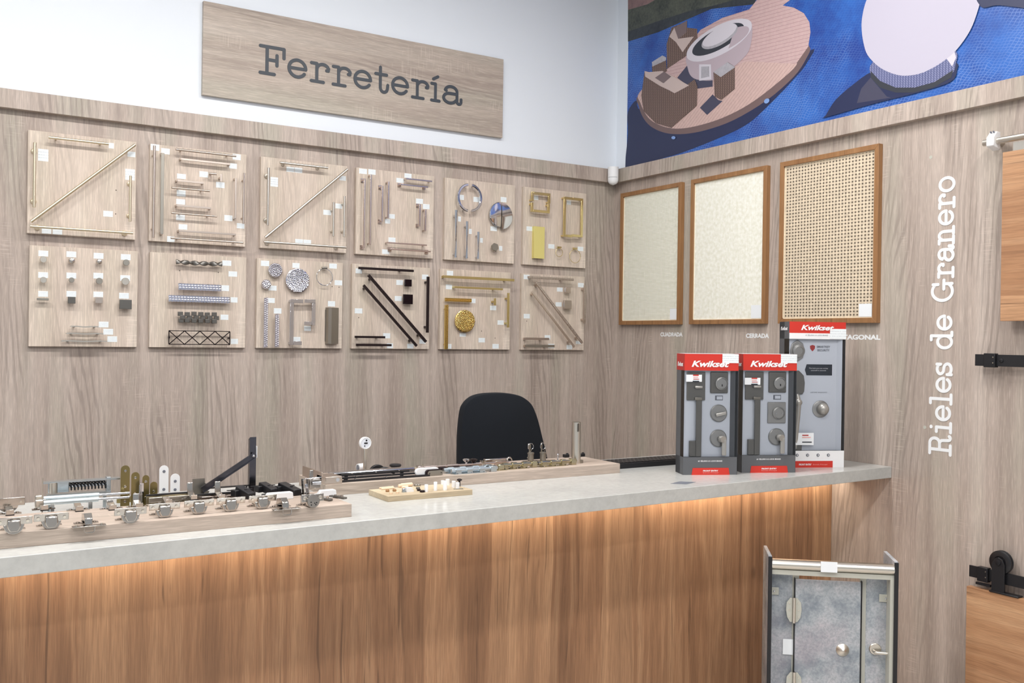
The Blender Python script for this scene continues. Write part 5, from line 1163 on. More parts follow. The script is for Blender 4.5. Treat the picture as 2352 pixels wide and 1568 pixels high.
# barrel bolts
def bolt(pa_, pb_, r, m, lab, keep=True, knob=None, plate=True):
    a, b = Q(*pa_), Q(*pb_); b.y = a.y; h = thing('barrel_bolt', (a+b)/2, lab, 'bolt'); L_ = b.x-a.x; zc = TB+r+.0032
    if plate: MB().box(a.x, a.x+L_*.72, a.y-r*1.7, a.y+r*1.7, TB, TB+.002).build('backplate', m, h)
    MB().cyl((a.x-.006, a.y, zc), (b.x, a.y, zc), r*.72, 14).build('rod', m, h)
    for f in (.05, .3, .58): MB().prism([Vector((a.x+L_*f, a.y-r, TB+.001))]+[Vector((a.x+L_*f, a.y-r*math.cos(t_), zc+r*math.sin(t_))) for t_ in [math.pi*i/12 for i in range(13)]]+[Vector((a.x+L_*f, a.y+r, TB+.001))], X*L_*.12).build('guide', m, h)
    mb = MB(); 
    for f in (.08, .4, .68): 
        for s in (-1,): mb.cyl((a.x+L_*f, a.y-r*1.45, TB+.002), (a.x+L_*f, a.y-r*1.45, TB+.004), .0022, 8)
    mb.each('screw', 'chrome', h)
    if keep: MB().box(b.x-L_*.16, b.x-L_*.03, a.y-r*1.05, a.y+r*1.05, TB, zc+r*1.05).build('keeper', m, h, bevel=.0012)
    if knob == 'ball': MB().cyl((a.x+L_*.5, a.y, zc), (a.x+L_*.5, a.y, zc+.024), .0022, 8).ball((a.x+L_*.5, a.y, zc+.026), .0042).build('knob', 'chrome', h)
    return h
bolt((962, 1080), (1150, 1062), .0055, 'champagne', 'slim bolt at the back of the far block left of the chair')
bolt((972, 1084), (1085, 1075), .0055, 'bronze', 'dark bolt just in front of the slim back bolt', keep=False)
bolt((1022, 1087), (1120, 1077), .0085, 'zinc', 'silver box bolt behind the white magnetic catch')
bolt((1040, 1089), (1130, 1079), .0080, 'zinc', 'silver box bolt nearest the front edge left of the brass bolts')
bolt((1150, 1078), (1228, 1071), .0095, 'antique', 'left antique brass barrel bolt at the front edge')
bolt((1238, 1072), (1318, 1065), .0095, 'antique', 'right antique brass barrel bolt at the front edge', knob='ball')
b = Q(1158, 1079); h = thing('bolt_keeper', b, 'square antique brass keeper left of the left brass bolt', 'bolt keeper'); b.x -= .012; MB().box(b.x-.012, b.x+.012, b.y-.004, b.y+.012, TB, TB+.020).build('hood', 'antique', h, bevel=.003); MB().box(b.x-.016, b.x+.02, b.y-.008, b.y+.014, TB, TB+.0018).build('base', 'antique', h)
for px, m, lab in ((1071, 'chrome', 'mushroom-shaped chrome knob in front of the black chair'), (1087.5, 'bronze', 'mushroom-shaped dark knob beside the chrome one')):
    b = Q(px, 1071); h = thing('mushroom_pull', b, lab, 'knob'); MB().lathe(b, Z, [(.007, 0), (.0035, .006), (.0035, .014), (.0125, .022), (.0128, .025), (.008, .0275), (.001, .028)], 20).build('head', m, h)
b = Q(1108, 1070); o = MB().cyl(b, b+Z*.021, .009, 18).build('domed_stop', 'hinge'); tag(o, 'small upright steel cylinder between the mushroom knobs and rounded bracket', 'door stop')
a, b = Q(1112, 1064), Q(1170, 1060); b.y = a.y; h = thing('rounded_bracket', (a+b)/2, 'silver bracket with an arched end behind the bolts', 'bracket')
MB().box(a.x, b.x-.01, a.y-.009, a.y+.009, TB, TB+.016).build('bar', 'hinge', h, bevel=.003)
mb = MB(); mb.tube([Vector((b.x-.008+.011*math.cos(t_), a.y-.010, TB+.004+.013*math.sin(t_))) for t_ in [math.pi*i/12 for i in range(13)]], .003, 8); mb.build('arch', 'hinge', h)
# key locks
for px, py, lab, dx in ((1219, 1059, 'left cam lock with a key and ring standing on the far block', -1), (1247, 1058, 'right cam lock with a ring key standing on the far block', 1)):
    b = Q(px, py); h = thing('cam_lock', b, lab, 'lock')
    MB().lathe(b, Z, [(.011, 0), (.011, .026), (.0125, .027), (.0125, .031), (.009, .033)], 20).build('barrel', 'graynick', h)
    MB().bar(b+Z*.001-X*.03*1, b+Z*.001+X*.03, Y, .018, .002).build('cam', 'graynick', h)
    kx = b-X*.004 if dx < 0 else b-X*.004
    mb = MB(); 
    if dx < 0: mb.prism([kx-X*.009+Z*.045, kx+X*.004+Z*.045, kx+X*.004+Z*.062, kx+X*.002+Z*.065, kx-X*.007+Z*.065, kx-X*.009+Z*.062], Y*.0015); mb.prism([kx-X*.004+Z*.030, kx+X*.001+Z*.030, kx+X*.001+Z*.046, kx-X*.004+Z*.046], Y*.0015)
    else: mb.prism([kx-X*.0008+Z*.03, kx+X*.0008+Z*.03, kx+X*.0008+Z*.068, kx-X*.0008+Z*.068], Y*.008)
    mb.build('key', 'graynick', h)
    cc = kx+X*(.002)+Z*.054-Y*.002
    MB().tube([cc+X*.0115*math.cos(t_)+Z*.0115*math.sin(t_) for t_ in [2*math.pi*i/24 for i in range(24)]], .0009, 6, True).build('key_ring', 'chrome', h)
    MB().bar(cc+X*.004-Z*.010, cc+X*(.015*dx if dx > 0 else -.014)-Z*.042, Y, .004, .0014).build('second_key', 'graynick', h)
# tall tube
b = Q(1323, 1063); h = thing('slotted_tube', b, 'tall polished steel tube with a slot near its open top', 'steel tube')
hh = up(b, 1063-969); MB().lathe(b, Z, [(.0165, 0), (.0165, hh), (.0150, hh), (.0150, hh-.02), (.001, hh-.02)], 28).build('tube', 'steel', h)
MB().frame_box(b+Z*(hh-.018)-Y*.0155-X*.004, X*.0045, Y*.0015, Z*.015).build('slot', 'pewter', h, bevel=.003)
MB().lathe(b+X*.012+Y*.004, Z, [(.019, 0), (.019, .010)], 20).build('foot', 'graynick', h)
for px, py, lab in ((1300, 1050, 'small black clip behind the tall tube, to its left'), (1336, 1048, 'small black clip behind the tall tube, to its right')):
    b = Q(px, py); o = MB().frame_box(b+Z*.006, X*.011, Y*.008, Z*.006).frame_box(b+X*.006+Z*.012, X*.004, Y*.004, Z*.004).build('black_clip', 'black', bevel=.002); tag(o, lab, 'clip')
b = Q(1398, 1063)
# ---- small tray of shelf pins
ty0, ty1, tx0, tx1 = -1.618, -1.478, -2.082, -1.80
h = thing('sample_tray', ((tx0+tx1)/2, (ty0+ty1)/2, CT), 'shallow light wood tray of dowels and shelf pegs in front of the far block', 'tray')
TH = .0165; MB().box(tx0, tx1, ty0, ty1, CT, CT+TH).build('tray_body', 'tray_oak', h, bevel=.0008)
def S_(px, py): return T(px, py, TH)
def small(name, px, py, f, m, lab, cat, group=None):
    b = S_(px, py); b.x = min(max(b.x, tx0+.006), tx1-.006); b.y = min(max(b.y, ty0+.006), ty1-.006); o = f(b).build(name, m, bevel=.0006); tag(o, lab, cat, group)
G_ = 'wooden dowels on the tray'
def dow(r, L, d=(1, .12, 0)): d = Vector(d).normalized(); return lambda b: MB().lathe(b+Z*r, d, [(r*.7, 0), (r, r*.4), (r, L-r*.4), (r*.7, L)], 14)
small('wooden_dowel', 866, 1121, dow(.0028, .05), 'dowel', 'thin upper wooden dowel at the left end of the tray', 'dowel', G_)
small('wooden_dowel', 876, 1125, dow(.0028, .045), 'dowel', 'thin lower wooden dowel at the left end of the tray', 'dowel', G_)
small('wooden_dowel', 908, 1115, dow(.0062, .042), 'dowel', 'thickest wooden dowel at the back of the tray', 'dowel', G_)
small('wooden_dowel', 915, 1119.5, dow(.0052, .036), 'dowel', 'medium wooden dowel in front of the thickest one', 'dowel', G_)
small('wooden_dowel', 923, 1123, dow(.005, .022), 'dowel', 'short wooden dowel stub in the middle left of the tray', 'dowel', G_)
for px, py, m, lab in ((890, 1129, 'frame_wood', 'brown round screw cap at the left front of the tray'), (906, 1128, 'frame_wood', 'brown round screw cap second from left on the tray')):
    small('screw_cover', px, py, lambda b: MB().lathe(b, Z, [(.0055, 0), (.0062, .004), (.004, .007)], 14), m, lab, 'screw cap')
for px, py, lab in ((898, 1134, 'pale wooden plug at the front left of the tray'), (913, 1132.5, 'pale wooden plug right of the first one on the tray')):
    small('wooden_plug', px, py, lambda b: MB().cyl(b, b+Z*.006, .005, 14), 'dowel', lab, 'plug')
small('clear_bumper', 927, 1130, lambda b: MB().lathe(b, Z, [(.006, 0), (.005, .010), (.003, .012)], 12), 'zinc', 'little clear bumper left of the white wedge on the tray', 'bumper')
small('white_wedge', 940, 1130, lambda b: MB().prism([b-X*.008, b+X*.016, b+X*.016+Z*.004, b+X*.010+Z*.013, b-X*.008+Z*.014], Y*.014), 'white_plastic', 'white plastic wedge stop in the middle of the tray', 'door stop')
for px, py, r, m, lab in ((960, 1123, .006, 'pewter', 'back metal disc in the row of round feet on the tray'), (962, 1127, .0055, 'bronze', 'middle dark round foot on the tray'), (970, 1130, .0075, 'bronze', 'front dark round foot on the tray'), (945, 1113, .006, 'graynick', 'crumpled silver spring clip at the back of the tray'), (958, 1115, .007, 'graynick', 'round silver pin at the back of the tray')):
    small('furniture_glide', px, py, lambda b: MB().lathe(b, Z, [(r, 0), (r*1.05, .004), (r*.9, .006)], 16), m, lab, 'furniture foot')
for k_, (px, py, r, hh, lab) in enumerate(((979, 1129, .0055, .022, 'leftmost white cylindrical peg on the tray'), (1000, 1126, .0055, .026, 'second white cylindrical peg on the tray, tall'), (1022, 1125, .0065, .028, 'broadest tall white peg near the centre right of the tray'), (1028, 1113, .0065, .018, 'white peg standing behind the broadest one'), (1014, 1111, .006, .012, 'short white peg at the back of the tray'), (1042, 1119, .0062, .020, 'white peg second from the right on the tray'), (1051, 1121, .006, .018, 'rightmost white peg on the tray'))):
    b = S_(px, py); b.x = min(max(b.x, tx0+.01), tx1-.01); b.y = min(max(b.y, ty0+.008), ty1-.008); h = thing('shelf_peg', b, lab, 'shelf peg', 'white plastic pegs on the tray')
    MB().lathe(b, Z, [(r, 0), (r, hh*.96), (r*.9, hh)], 18).build('peg', 'white_plastic', h)
small('furniture_leveller', 1060, 1116, lambda b: MB().cyl(b, b+Z*.016, .003, 10).lathe(b+Z*.016, Z, [(.004, 0), (.0085, .003), (.008, .006), (.003, .008)], 18), 'bronze', 'dark mushroom-topped levelling foot at the right back of the tray', 'furniture foot')
small('flat_bracket', 1053, 1123, lambda b: MB().frame_box(b+Z*.001, Vector((.014, -.004, 0)), Vector((.001, .004, 0)), Z*.001), 'graynick', 'small flat metal bracket lying at the right front of the tray', 'bracket')
# ---- keyboard behind the boxes
a = T(1420, 1077); b = T(1551, 1064); h = thing('keyboard', (a.x+.14, a.y+.07, CT), 'black keyboard lying on the counter behind the left lock box', 'keyboard')
x0, y0 = a.x, a.y; MB().prism([(x0, y0, CT), (x0, y0, CT+.019), (x0, y0+.15, CT+.012), (x0, y0+.15, CT)], (.40, 0, 0)).build('case', 'black', h, bevel=.001)
mb = MB()
for i in range(5):
    for j in range(20):
        mb.frame_box((x0+.012+j*.0195+.008, y0+.022+i*.026, CT+.0195-i*.0012), X*.008, Y*.0105, Z*.0018)
mb.build('key_block', 'black_steel', h)

# ================================================================== lock boxes
def lock_box(FL, FR, hgt, D, lab, kind, side_red=True, yaw_extra=0):
    FL = Vector(FL); FR = Vector(FR); u = (FR-FL); Wd = u.length; u.normalize(); bk = Vector((-u.y, u.x, 0)); z0 = CT
    h = thing('lock_box', (FL+FR)/2+bk*D/2, lab, 'lock box')
    def p(a, b, d=0): return FL+u*(a*Wd)+Z*(hgt*(1-b))-bk*d      # a: 0..1 across, b: 0..1 down, d: toward viewer
    def quad(a0, a1, b0, b1, d, t=.0004): 
        return MB().prism([p(a0, b1, d), p(a1, b1, d), p(a1, b0, d), p(a0, b0, d)], bk*t)
    g_ = 'card_grey'
    top, bot = (.137, .853) if kind != 'tall' else (.118, .885)
    # carton shell
    mb = MB(); mb.prism([FL+Z*0, FR+Z*0, FR+bk*D, FL+bk*D], Z*hgt*(1-bot)); mb.prism([FL+Z*hgt*(1-top), FR+Z*hgt*(1-top), FR+bk*D+Z*hgt*(1-top), FL+bk*D+Z*hgt*(1-top)], Z*hgt*top)
    mb.prism([FL+bk*(D-.003), FR+bk*(D-.003), FR+bk*D, FL+bk*D], Z*hgt); mb.prism([FR-u*.001, FR, FR+bk*D, FR-u*.001+bk*D], Z*hgt)
    fs = .42 if kind != 'tall' else .5
    mb.prism([FL+bk*D*fs, FL+bk*D, FL+u*.001+bk*D, FL+u*.001+bk*D*fs], Z*hgt)
    sh = mb.build('carton', g_, h)
    # backing card
    bd_ = -D*.18
    MB().prism([p(.02, .99, bd_), p(.88, .99, bd_), p(.88, .01, bd_), p(.02, .01, bd_)], bk*.001).build('backing_card', 'card_back', h)
    MB().prism([p(.88, bot, bd_), p(.88, top, bd_), p(.955, top, -.004), p(.955, bot, -.004)], bk*.001).build('side_flap', 'card_grey' if kind != 'tall' else 'card_back', h)
    red = 'red'
    if kind != 'tall':
        MB().prism([p(0, top, .0008), p(1, top, .0008), p(1, 0, .0008), p(0, 0, .0008)], bk*.0008).build('red_header', red, h)
        q = MB(); q.prism([FL+Z*hgt*(1-top)-u*.0008, FL+bk*D+Z*hgt*(1-top)-u*.0008, FL+bk*D+Z*hgt-u*.0008, FL+Z*hgt-u*.0008], u*.0008); q.build('red_side_band', 'red_dark', h)
        MB().prism([p(0, 0, 0)+Z*.0004, p(1, 0, 0)+Z*.0004, p(1, 0, 0)+bk*D+Z*.0004, p(0, 0, 0)+bk*D+Z*.0004], Z*.0004).build('top_flap', 'paper', h)
    else:
        quad(0, 1, 0, .078, .0008, .0008).build('red_header', red, h); quad(0, 1, .078, top, .0008, .0008).build('white_header', 'white_print', h)
        quad(0, 1, bot, 1, .0008, .0008).build('white_footer', 'white_print', h)
    # window film wrapping front and left side
    q = MB(); q.prism([p(0, bot, .0002), p(1, bot, .0002), p(1, top, .0002), p(0, top, .0002)], bk*.0003); q.prism([FL+Z*hgt*(1-bot), FL+bk*D*fs+Z*hgt*(1-bot), FL+bk*D*fs+Z*hgt*(1-top), FL+Z*hgt*(1-top)], u*.0003); q.build('window_film', 'clear', h)
    # logo
    lw, lh = (.70, .052) if kind != 'tall' else (.585, .036)
    o_ = p(.125 if kind != 'tall' else .2, .108 if kind != 'tall' else .058, .0018)
    text('Kwikset', 'logo', o_, u, Z, lw*Wd, lh*hgt, 'white_print', h, bold=.035, shear=.3)
    so = FL+bk*D*.82+Z*hgt*(1-(.105 if kind != 'tall' else .06))-u*.0018
    text('Kwikset', 'side_logo', so, -bk, Z, D*.7, lh*hgt*.72, 'white_print', h, bold=.04, shear=.2)
    # price stickers
    if kind != 'tall': quad(.695, .998, .0, .073, .0022).build('price_sticker', 'label', h)
    else: quad(.715, 1.005, .046, .115, .0022).build('price_sticker', 'label', h)
    return h, p, quad, u, bk, Wd, D, bd_
def products(ctx, kind, hgt):
    h, p, quad, u, bk, Wd, D, bd_ = ctx; n = -bk
    def q(a, b, d): return p(a, b, bd_+d*.45)
    def plate(a0, a1, b0, b1, d0, d1, nm, m, bev=.002): return MB().prism([q(a0, b1, d0), q(a1, b1, d0), q(a1, b0, d0), q(a0, b0, d0)], n*(d1-d0)*.6).build(nm, m, h, bevel=bev)
    def disc(a, b, r, d0, d1, nm, m, parent=None, prof=None):
        c = q(a, b, d0); pr = prof or [(r, 0), (r, (d1-d0)*.4), (r*.9, (d1-d0)*.6)]
        return MB().lathe(c, n, pr, 28).build(nm, m, parent or h)
    G1 = 'rose_dark' if kind != 'tall' else 'rose_nickel'
    if kind != 'tall':
        hs = plate(.065, .405, .15, .385, .001, .012, 'rose_plate', G1); plate(.23, .335, .36, .85, .018, .030, 'pull_grip', G1)
        plate(.12, .335, .72, .85, .001, .02, 'lower_foot', G1); plate(.20, .34, .265, .285, .012, .034, 'thumb_piece', 'rose_nickel', .003); plate(.2, .335, .36, .385, .008, .03, 'grip_top', G1)
        o = plate(.50, .83, .148, .325, .001, .012, 'deadbolt_plate', G1, .004)
        disc(.70, .245, .0235, .010, .03, 'deadbolt_cylinder', 'rose_nickel', None, [(.0235, 0), (.0235, .009), (.019, .011), (.018, .0095), (.008, .010)])
        plate(.695, .709, .25, .268, .0325, .036, 'keyhole', 'black', 0)
        MB().prism([q(.60, .385, .0008), q(.745, .385, .0008), q(.745, .345, .0008), q(.60, .345, .0008)], n*.0003).build('printed_icon', 'grey_print', h)
        MB().prism([q(.63, .378, .0012), q(.735, .378, .0012), q(.735, .352, .0012), q(.63, .352, .0012)], n*.0003).build('printed_icon_window', 'card_back', h)
        if kind == 'turn':
            disc(.665, .492, .0315, .001, .012, 'turn_rose', 'rose_nickel'); c = q(.665, .50, .014); d_ = (u+Z*.22).normalized(); MB().bar(c-d_*.014+n*.004, c+d_*.024+n*.004, d_.cross(n), .011, .016).build('thumb_turn', 'rose_nickel', h, bevel=.002)
        else:
            plate(.49, .83, .405, .585, .001, .010, 'turn_plate', 'rose_nickel', .003); disc(.685, .498, .023, .010, .022, 'turn_cylinder', 'rose_nickel', None, [(.023, 0), (.023, .008), (.019, .010), (.018, .0085), (.002, .0085)])
            for da in (-.06, .06): disc(.685+da, .50, .003, .027, .032, 'screw', 'hinge')
        disc(.665, .70, .0315, .001, .012, 'lever_rose', 'rose_nickel'); c = q(.72, .705, .012); MB().cyl(c-u*.006, c+n*.022, .012, 20).build('lever_hub', 'rose_nickel', h)
        MB().bar(c+u*.004+n*.016, c+u*.004+n*.016-Z*.058, u, .016, .010).build('lever', 'rose_nickel', h, bevel=.003)
        # printed lower text
        t0 = p(.27, .892, .0018); text('#1 SELLING U.S. LOCK BRAND', 'slogan', t0, u, Z, .45*Wd, .013*hgt, 'white_print', h, bold=.02)
        MB().prism([p(.155, 1, .0012), p(.86, 1, .0012), p(.84, .942, .0012), p(.175, .942, .0012)], n*.0003).build('red_tab', 'red', h)
        text('FRONT ENTRY', 'tab_text', p(.365, .972, .002), u, Z, .28*Wd, .013*hgt, 'white_print', h, bold=.03); text('Entrada Principal', 'tab_text', p(.365, .988, .002), u, Z, .28*Wd, .011*hgt, 'pink_print', h)
    else:
        def poly(pts, d0, d1, nm, m, bev=.003): return MB().prism([q(a, b, d0) for a, b in pts], n*(d1-d0)*.6).build(nm, m, h, bevel=bev)
        poly([(.07, .15), (.17, .125), (.27, .15), (.30, .20), (.27, .25), (.17, .275), (.07, .25), (.04, .2)], .001, .012, 'deadbolt_plate', G1); disc(.18, .20, .026, .010, .03, 'deadbolt_cylinder', G1, None, [(.026, 0), (.024, .010), (.016, .012), (.015, .010), (.002, .010)])
        poly([(.04, .37), (.10, .34), (.20, .335), (.29, .37), (.31, .42), (.30, .48), (.27, .50), (.06, .50)], .001, .012, 'rose_plate', 'rose_dark')
        pts = [q(a, b, d) for a, b, d in ((.17, .50, .014), (.18, .54, .03), (.18, .58, .036), (.17, .64, .036), (.155, .72, .032), (.15, .80, .024), (.15, .87, .014))]
        MB().tube(pts, .0095, 12).build('pull_grip', 'rose_nickel', h); MB().lathe(pts[1], (pts[2]-pts[1]), [(.009, -.004), (.0145, .004), (.0145, .012), (.009, .02)], 18).build('grip_collar', 'rose_nickel', h)
        plate(.07, .27, .835, .885, .001, .012, 'lower_foot', 'rose_dark')
        disc(.60, .60, .033, .001, .010, 'knob_rose', 'rose_nickel'); c = q(.62, .60, .022); MB().ball(c+n*.001, .024, (1, 1, 1), 24).build('door_knob', 'rose_nickel', h)
        MB().prism([q(.315, .33, .001), q(.345, .292, .001), q(.80, .292, .001), q(.80, .368, .001), q(.345, .368, .001)], n*.0004).build('text_patch', 'navy_print', h)
        text('The lock you can re-key', 'patch_text', q(.385, .325, .0018), u, Z, .34*Wd, .010*hgt, 'white_print', h); text('yourself in seconds', 'patch_text', q(.42, .340, .0018), u, Z, .27*Wd, .010*hgt, 'white_print', h)
        sh_ = [(.40, .165), (.445, .158), (.49, .165), (.485, .185), (.445, .203), (.405, .185)]
        MB().prism([q(a, b, .001) for a, b in sh_], n*.0003).build('shield_mark', 'red_dark', h)
        text('SMARTKEY', 'badge_text', q(.52, .178, .001), u, Z, .24*Wd, .015*hgt, 'grey_print', h, bold=.02); text('SECURITY', 'badge_text', q(.53, .202, .001), u, Z, .22*Wd, .015*hgt, 'grey_print', h, bold=.02)
        text('LIFETIME WARRANTY', 'card_text', q(.42, .490, .001), u, Z, .30*Wd, .008*hgt, 'grey_print', h)
        text('#1 SELLING U.S. LOCK BRAND', 'slogan', p(.28, .097, .0018), u, Z, .40*Wd, .010*hgt, 'grey_print', h)
        for k_ in range(4):
            c = p(.165+k_*.185, .915, .0018); MB().cyl(c, c+n*.0003, .0060, 20).build('round_icon', 'grey_print', h); MB().frame_box(c+n*.0005+u*.001, u*.0012, n*.0002, Z*.0034).build('icon_detail', 'white_print', h)
        MB().prism([p(.12, 1, .0012), p(.80, 1, .0012), p(.80, .955, .0012), p(.12, .955, .0012)], n*.0003).build('red_tab', 'red', h)
        text('FRONT ENTRY', 'tab_text', p(.2, .985, .002), u, Z, .22*Wd, .012*hgt, 'white_print', h, bold=.03); text('Entrada Principal', 'tab_text', p(.45, .985, .002), u, Z, .25*Wd, .010*hgt, 'pink_print', h)
        quad(.105, .455, .762, .845, .0018).build('price_sticker', 'paper', h); quad(.25, .36, .775, .782, .0026).build('sticker_print', 'red_dark', h); quad(.25, .42, .822, .829, .0026).build('sticker_print', 'navy_print', h); quad(.25, .40, .79, .796, .0026).build('sticker_print', 'pink_print', h)
def tagst(ctx, b0):
    h, p, quad, *_ = ctx; quad(.03, .32, b0, b0+.058, .0012).build('price_sticker', 'paper', h); quad(.155, .26, b0, b0+.009, .002).build('sticker_print', 'red', h); quad(.15, .27, b0+.05, b0+.058, .002).build('sticker_print', 'navy_print', h); quad(.16, .25, b0+.018, b0+.024, .002).build('sticker_print', 'pink_print', h)
    quad(.16, .27, b0+.034, b0+.039, .002).build('sticker_print', 'red_dark', h)
def boxpts(fl, fr, az):
    a = T(*fl); d = Vector((math.cos(az), math.sin(az), 0)); # length so that right edge projects to fr px
    lo, hi = .05, .5
    for _ in range(40):
        m_ = (lo+hi)/2; P_ = a+d*m_; w_ = P_-CAM; pxx = 1176+FPX*w_.dot(_r)/w_.dot(_f)
        if pxx < fr: lo = m_
        else: hi = m_
    return a, a+d*lo
az1 = math.radians(-24)
fl, fr = boxpts((1568.8, 1090.5), 1692.6, az1); hg = up(fl, 1090.5-812)
c1 = lock_box(fl, fr, hg, .088, 'left red-and-grey boxed door handle set with a round thumb turn', 'turn'); products(c1, 'turn', hg); tagst(c1, .172)
fl, fr = boxpts((1703.5, 1085.5), 1826.5, az1); hg = up(fl, 1085.5-812.5)
c2 = lock_box(fl, fr, hg, .088, 'middle red-and-grey boxed door handle set with a square deadbolt plate', 'square'); products(c2, 'square', hg); tagst(c2, .20)
fl, fr = boxpts((1808.5, 1073.5), 1937.8, az1); hg = up(fl, 1073.5-738)
c3 = lock_box(fl, fr, hg, .09, 'tallest boxed handle set with white bands and a round knob', 'tall'); products(c3, 'tall', hg)

# ================================================================== chair behind the counter
yc = -.72; pxs = [(1060, 1085), (1060, 1040), (1061, 1000), (1064, 962), (1068, 938), (1073, 927), (1082, 917), (1095, 909), (1115, 904), (1140, 902.3), (1160, 902.3), (1180, 904.5), (1200, 909.5), (1213, 917), (1224, 928), (1232, 944), (1240, 968), (1248, 1000), (1258, 1040), (1268, 1085)]
_q = pxs; pxs = []
for i in range(len(_q)-1):
    p0, p1, p2, p3 = _q[max(i-1, 0)], _q[i], _q[i+1], _q[min(i+2, len(_q)-1)]
    for t_ in (0, .25, .5, .75): pxs.append(tuple(.5*(2*p1[k]+(p2[k]-p0[k])*t_+(2*p0[k]-5*p1[k]+4*p2[k]-p3[k])*t_**2+(3*p1[k]-p0[k]-3*p2[k]+p3[k])*t_**3) for k in (0, 1)))
pxs.append(_q[-1])
pts = [hit(x, y, 1, yc) for x, y in pxs]; cx_ = sum(p.x for p in pts)/len(pts); zbk = min(p.z for p in pts)
h = thing('office_chair', (cx_, yc+.15, 0), 'black fabric office chair behind the counter, only its back showing', 'chair')
n = len(pts); cen = sum(pts, Vector())/n
mb = MB()
rings = []
for s_, y_ in ((.94, -.0), (.985, .006), (1.0, .02), (1.0, .04), (.97, .055)): rings.append([Vector((cen.x+(p.x-cen.x)*s_, yc+y_, (zbk-.06)+(p.z-(zbk-.06))*(1-(1-s_)*.5))) for p in pts])
vs = [v for r in rings for v in r]; mb.add(vs, [(j*n+i, j*n+(i+1) % n, (j+1)*n+(i+1) % n, (j+1)*n+i) for j in range(4) for i in range(n)]+[tuple(range(n))[::-1], tuple(range(4*n, 5*n))])
mb.build('backrest', 'fabric', h)
cx2 = cx_; MB().box(cx2-.20, cx2+.20, yc+.02, yc+.46, .66, .73).build('seat', 'fabric', h, bevel=.03)
MB().bar((cx2, yc+.07, .68), (cx2, yc+.055, zbk+.05), X, .06, .012).build('back_stem', 'black', h)
MB().cyl((cx2, yc+.24, .10), (cx2, yc+.24, .66), .028, 18).build('gas_column', 'black_steel', h)
for k_ in range(5):
    a = 2*math.pi*k_/5+.3; e_ = Vector((cx2+.28*math.cos(a), yc+.24+.28*math.sin(a), .07)); MB().bar((cx2, yc+.24, .11), e_, Z, .03, .035).build('leg', 'black', h, bevel=.004); MB().cyl(e_+Vector((-.012, 0, -.04)), e_+Vector((.012, 0, -.04)), .03, 16).build('castor', 'black', h)

# ================================================================== partition sample
def PT(px, py, x): return hit(px, py, 0, x)
FLp = PT(1773, 1283, -.75); pu = Vector((math.cos(math.radians(-40.8)), math.sin(math.radians(-40.8)), 0)); pn = Vector((-pu.y, pu.x, 0))
ztop = FLp.z; lo, hi = .1, 1.0
for _ in range(40):
    m_ = (lo+hi)/2; P_ = FLp+pu*m_; w_ = P_-CAM
    if 1176+FPX*w_.dot(_r)/w_.dot(_f) < 2054: lo = m_
    else: hi = m_
PW = lo; G0 = Vector((FLp.x, FLp.y, 0)); PD = .16
def pp_(a, d, z): return G0+pu*a+pn*d+Z*z
def pbox(a0, a1, d0, d1, z0, z1): return MB().prism([pp_(a0, d0, z0), pp_(a1, d0, z0), pp_(a1, d1, z0), pp_(a0, d1, z0)], Z*(z1-z0))
dep = depth(FLp); m2 = dep/FPX
def pz(px, py, d=0.0):
    """height and distance along of a photo point on the sample's plane at depth d"""
    o_ = G0+pn*d; r_ = px_ray(px, py); t_ = (o_-CAM).dot(pn)/r_.dot(pn); q_ = CAM+r_*t_; return (q_-G0).dot(pu), q_.z
h = thing('partition_sample', pp_(PW/2, PD/2, 0), 'freestanding miniature toilet partition in mottled grey with steel fittings', 'partition sample')
for a0, a1 in ((-.012, 0), (PW, PW+.012)):
    pbox(a0, a1, -.004, PD, 0, ztop+.012).build('side_panel', 'galv', h, bevel=.002)
    pbox(a0-.0006, a1+.0006, -.009, -.004, 0, ztop+.008).build('edge_strip', 'black', h)
zr1 = ztop-.002; zr0 = pz(1775, 1318)[1]
rail = MB(); cy_, ry_ = (zr1+zr0+.016)/2, (zr1-zr0-.016)/2; prf = [(.010-.020*math.sin(t_), cy_+ry_*math.cos(t_)) for t_ in [math.pi*i/14 for i in range(15)]]+[(.02, zr0+.016), (.02, zr1)]
rail.prism([pp_(0, d, z) for d, z in prf], pu*PW).build('head_rail', 'steel', h)
pbox(0, PW, .0, .018, zr0, zr0+.016).build('rail_flange', 'cream', h)
q0, q1 = pz(1884, 1300)[0], pz(1922, 1300)[0]; pbox(q0, q1, -.0118, -.0108, pz(1900, 1312)[1], pz(1900, 1288)[1]).build('price_label', 'paper', h)
aL = pz(1820, 1350, .05)[0]; aLs = pz(1835, 1350, .05)[0]; aR = pz(1975, 1350, .05)[0]; aRs = pz(1989, 1350, .05)[0]
pbox(0, aL, .05, .062, 0, zr0+.01).build('left_pilaster', 'galv', h); pbox(aL, aLs, .048, .064, 0, zr0+.01).build('stile', 'cream', h)
pbox(aRs, PW, .05, .062, 0, zr0+.01).build('right_pilaster', 'galv', h); pbox(aR, aRs, .048, .064, 0, zr0+.01).build('stile', 'cream', h)
pbox(PW-.012, PW, -.002, .05, 0, zr0+.01).build('corner_angle', 'cream', h)
zd = pz(1828, 1329, .04)[1]; dL = pz(1826, 1400, .04)[0]; dR = pz(1977, 1400, .04)[0]
dr = pbox(dL, dR, .036, .048, .08, zd); do = dr.build('door', 'galv', h, bevel=.004)
pbox(dL-.004, dL-.001, .038, .05, .08, zd+.003).build('door_edge', 'black', h); pbox(dR+.001, dR+.004, .038, .05, .08, zd+.003).build('door_edge', 'black', h)
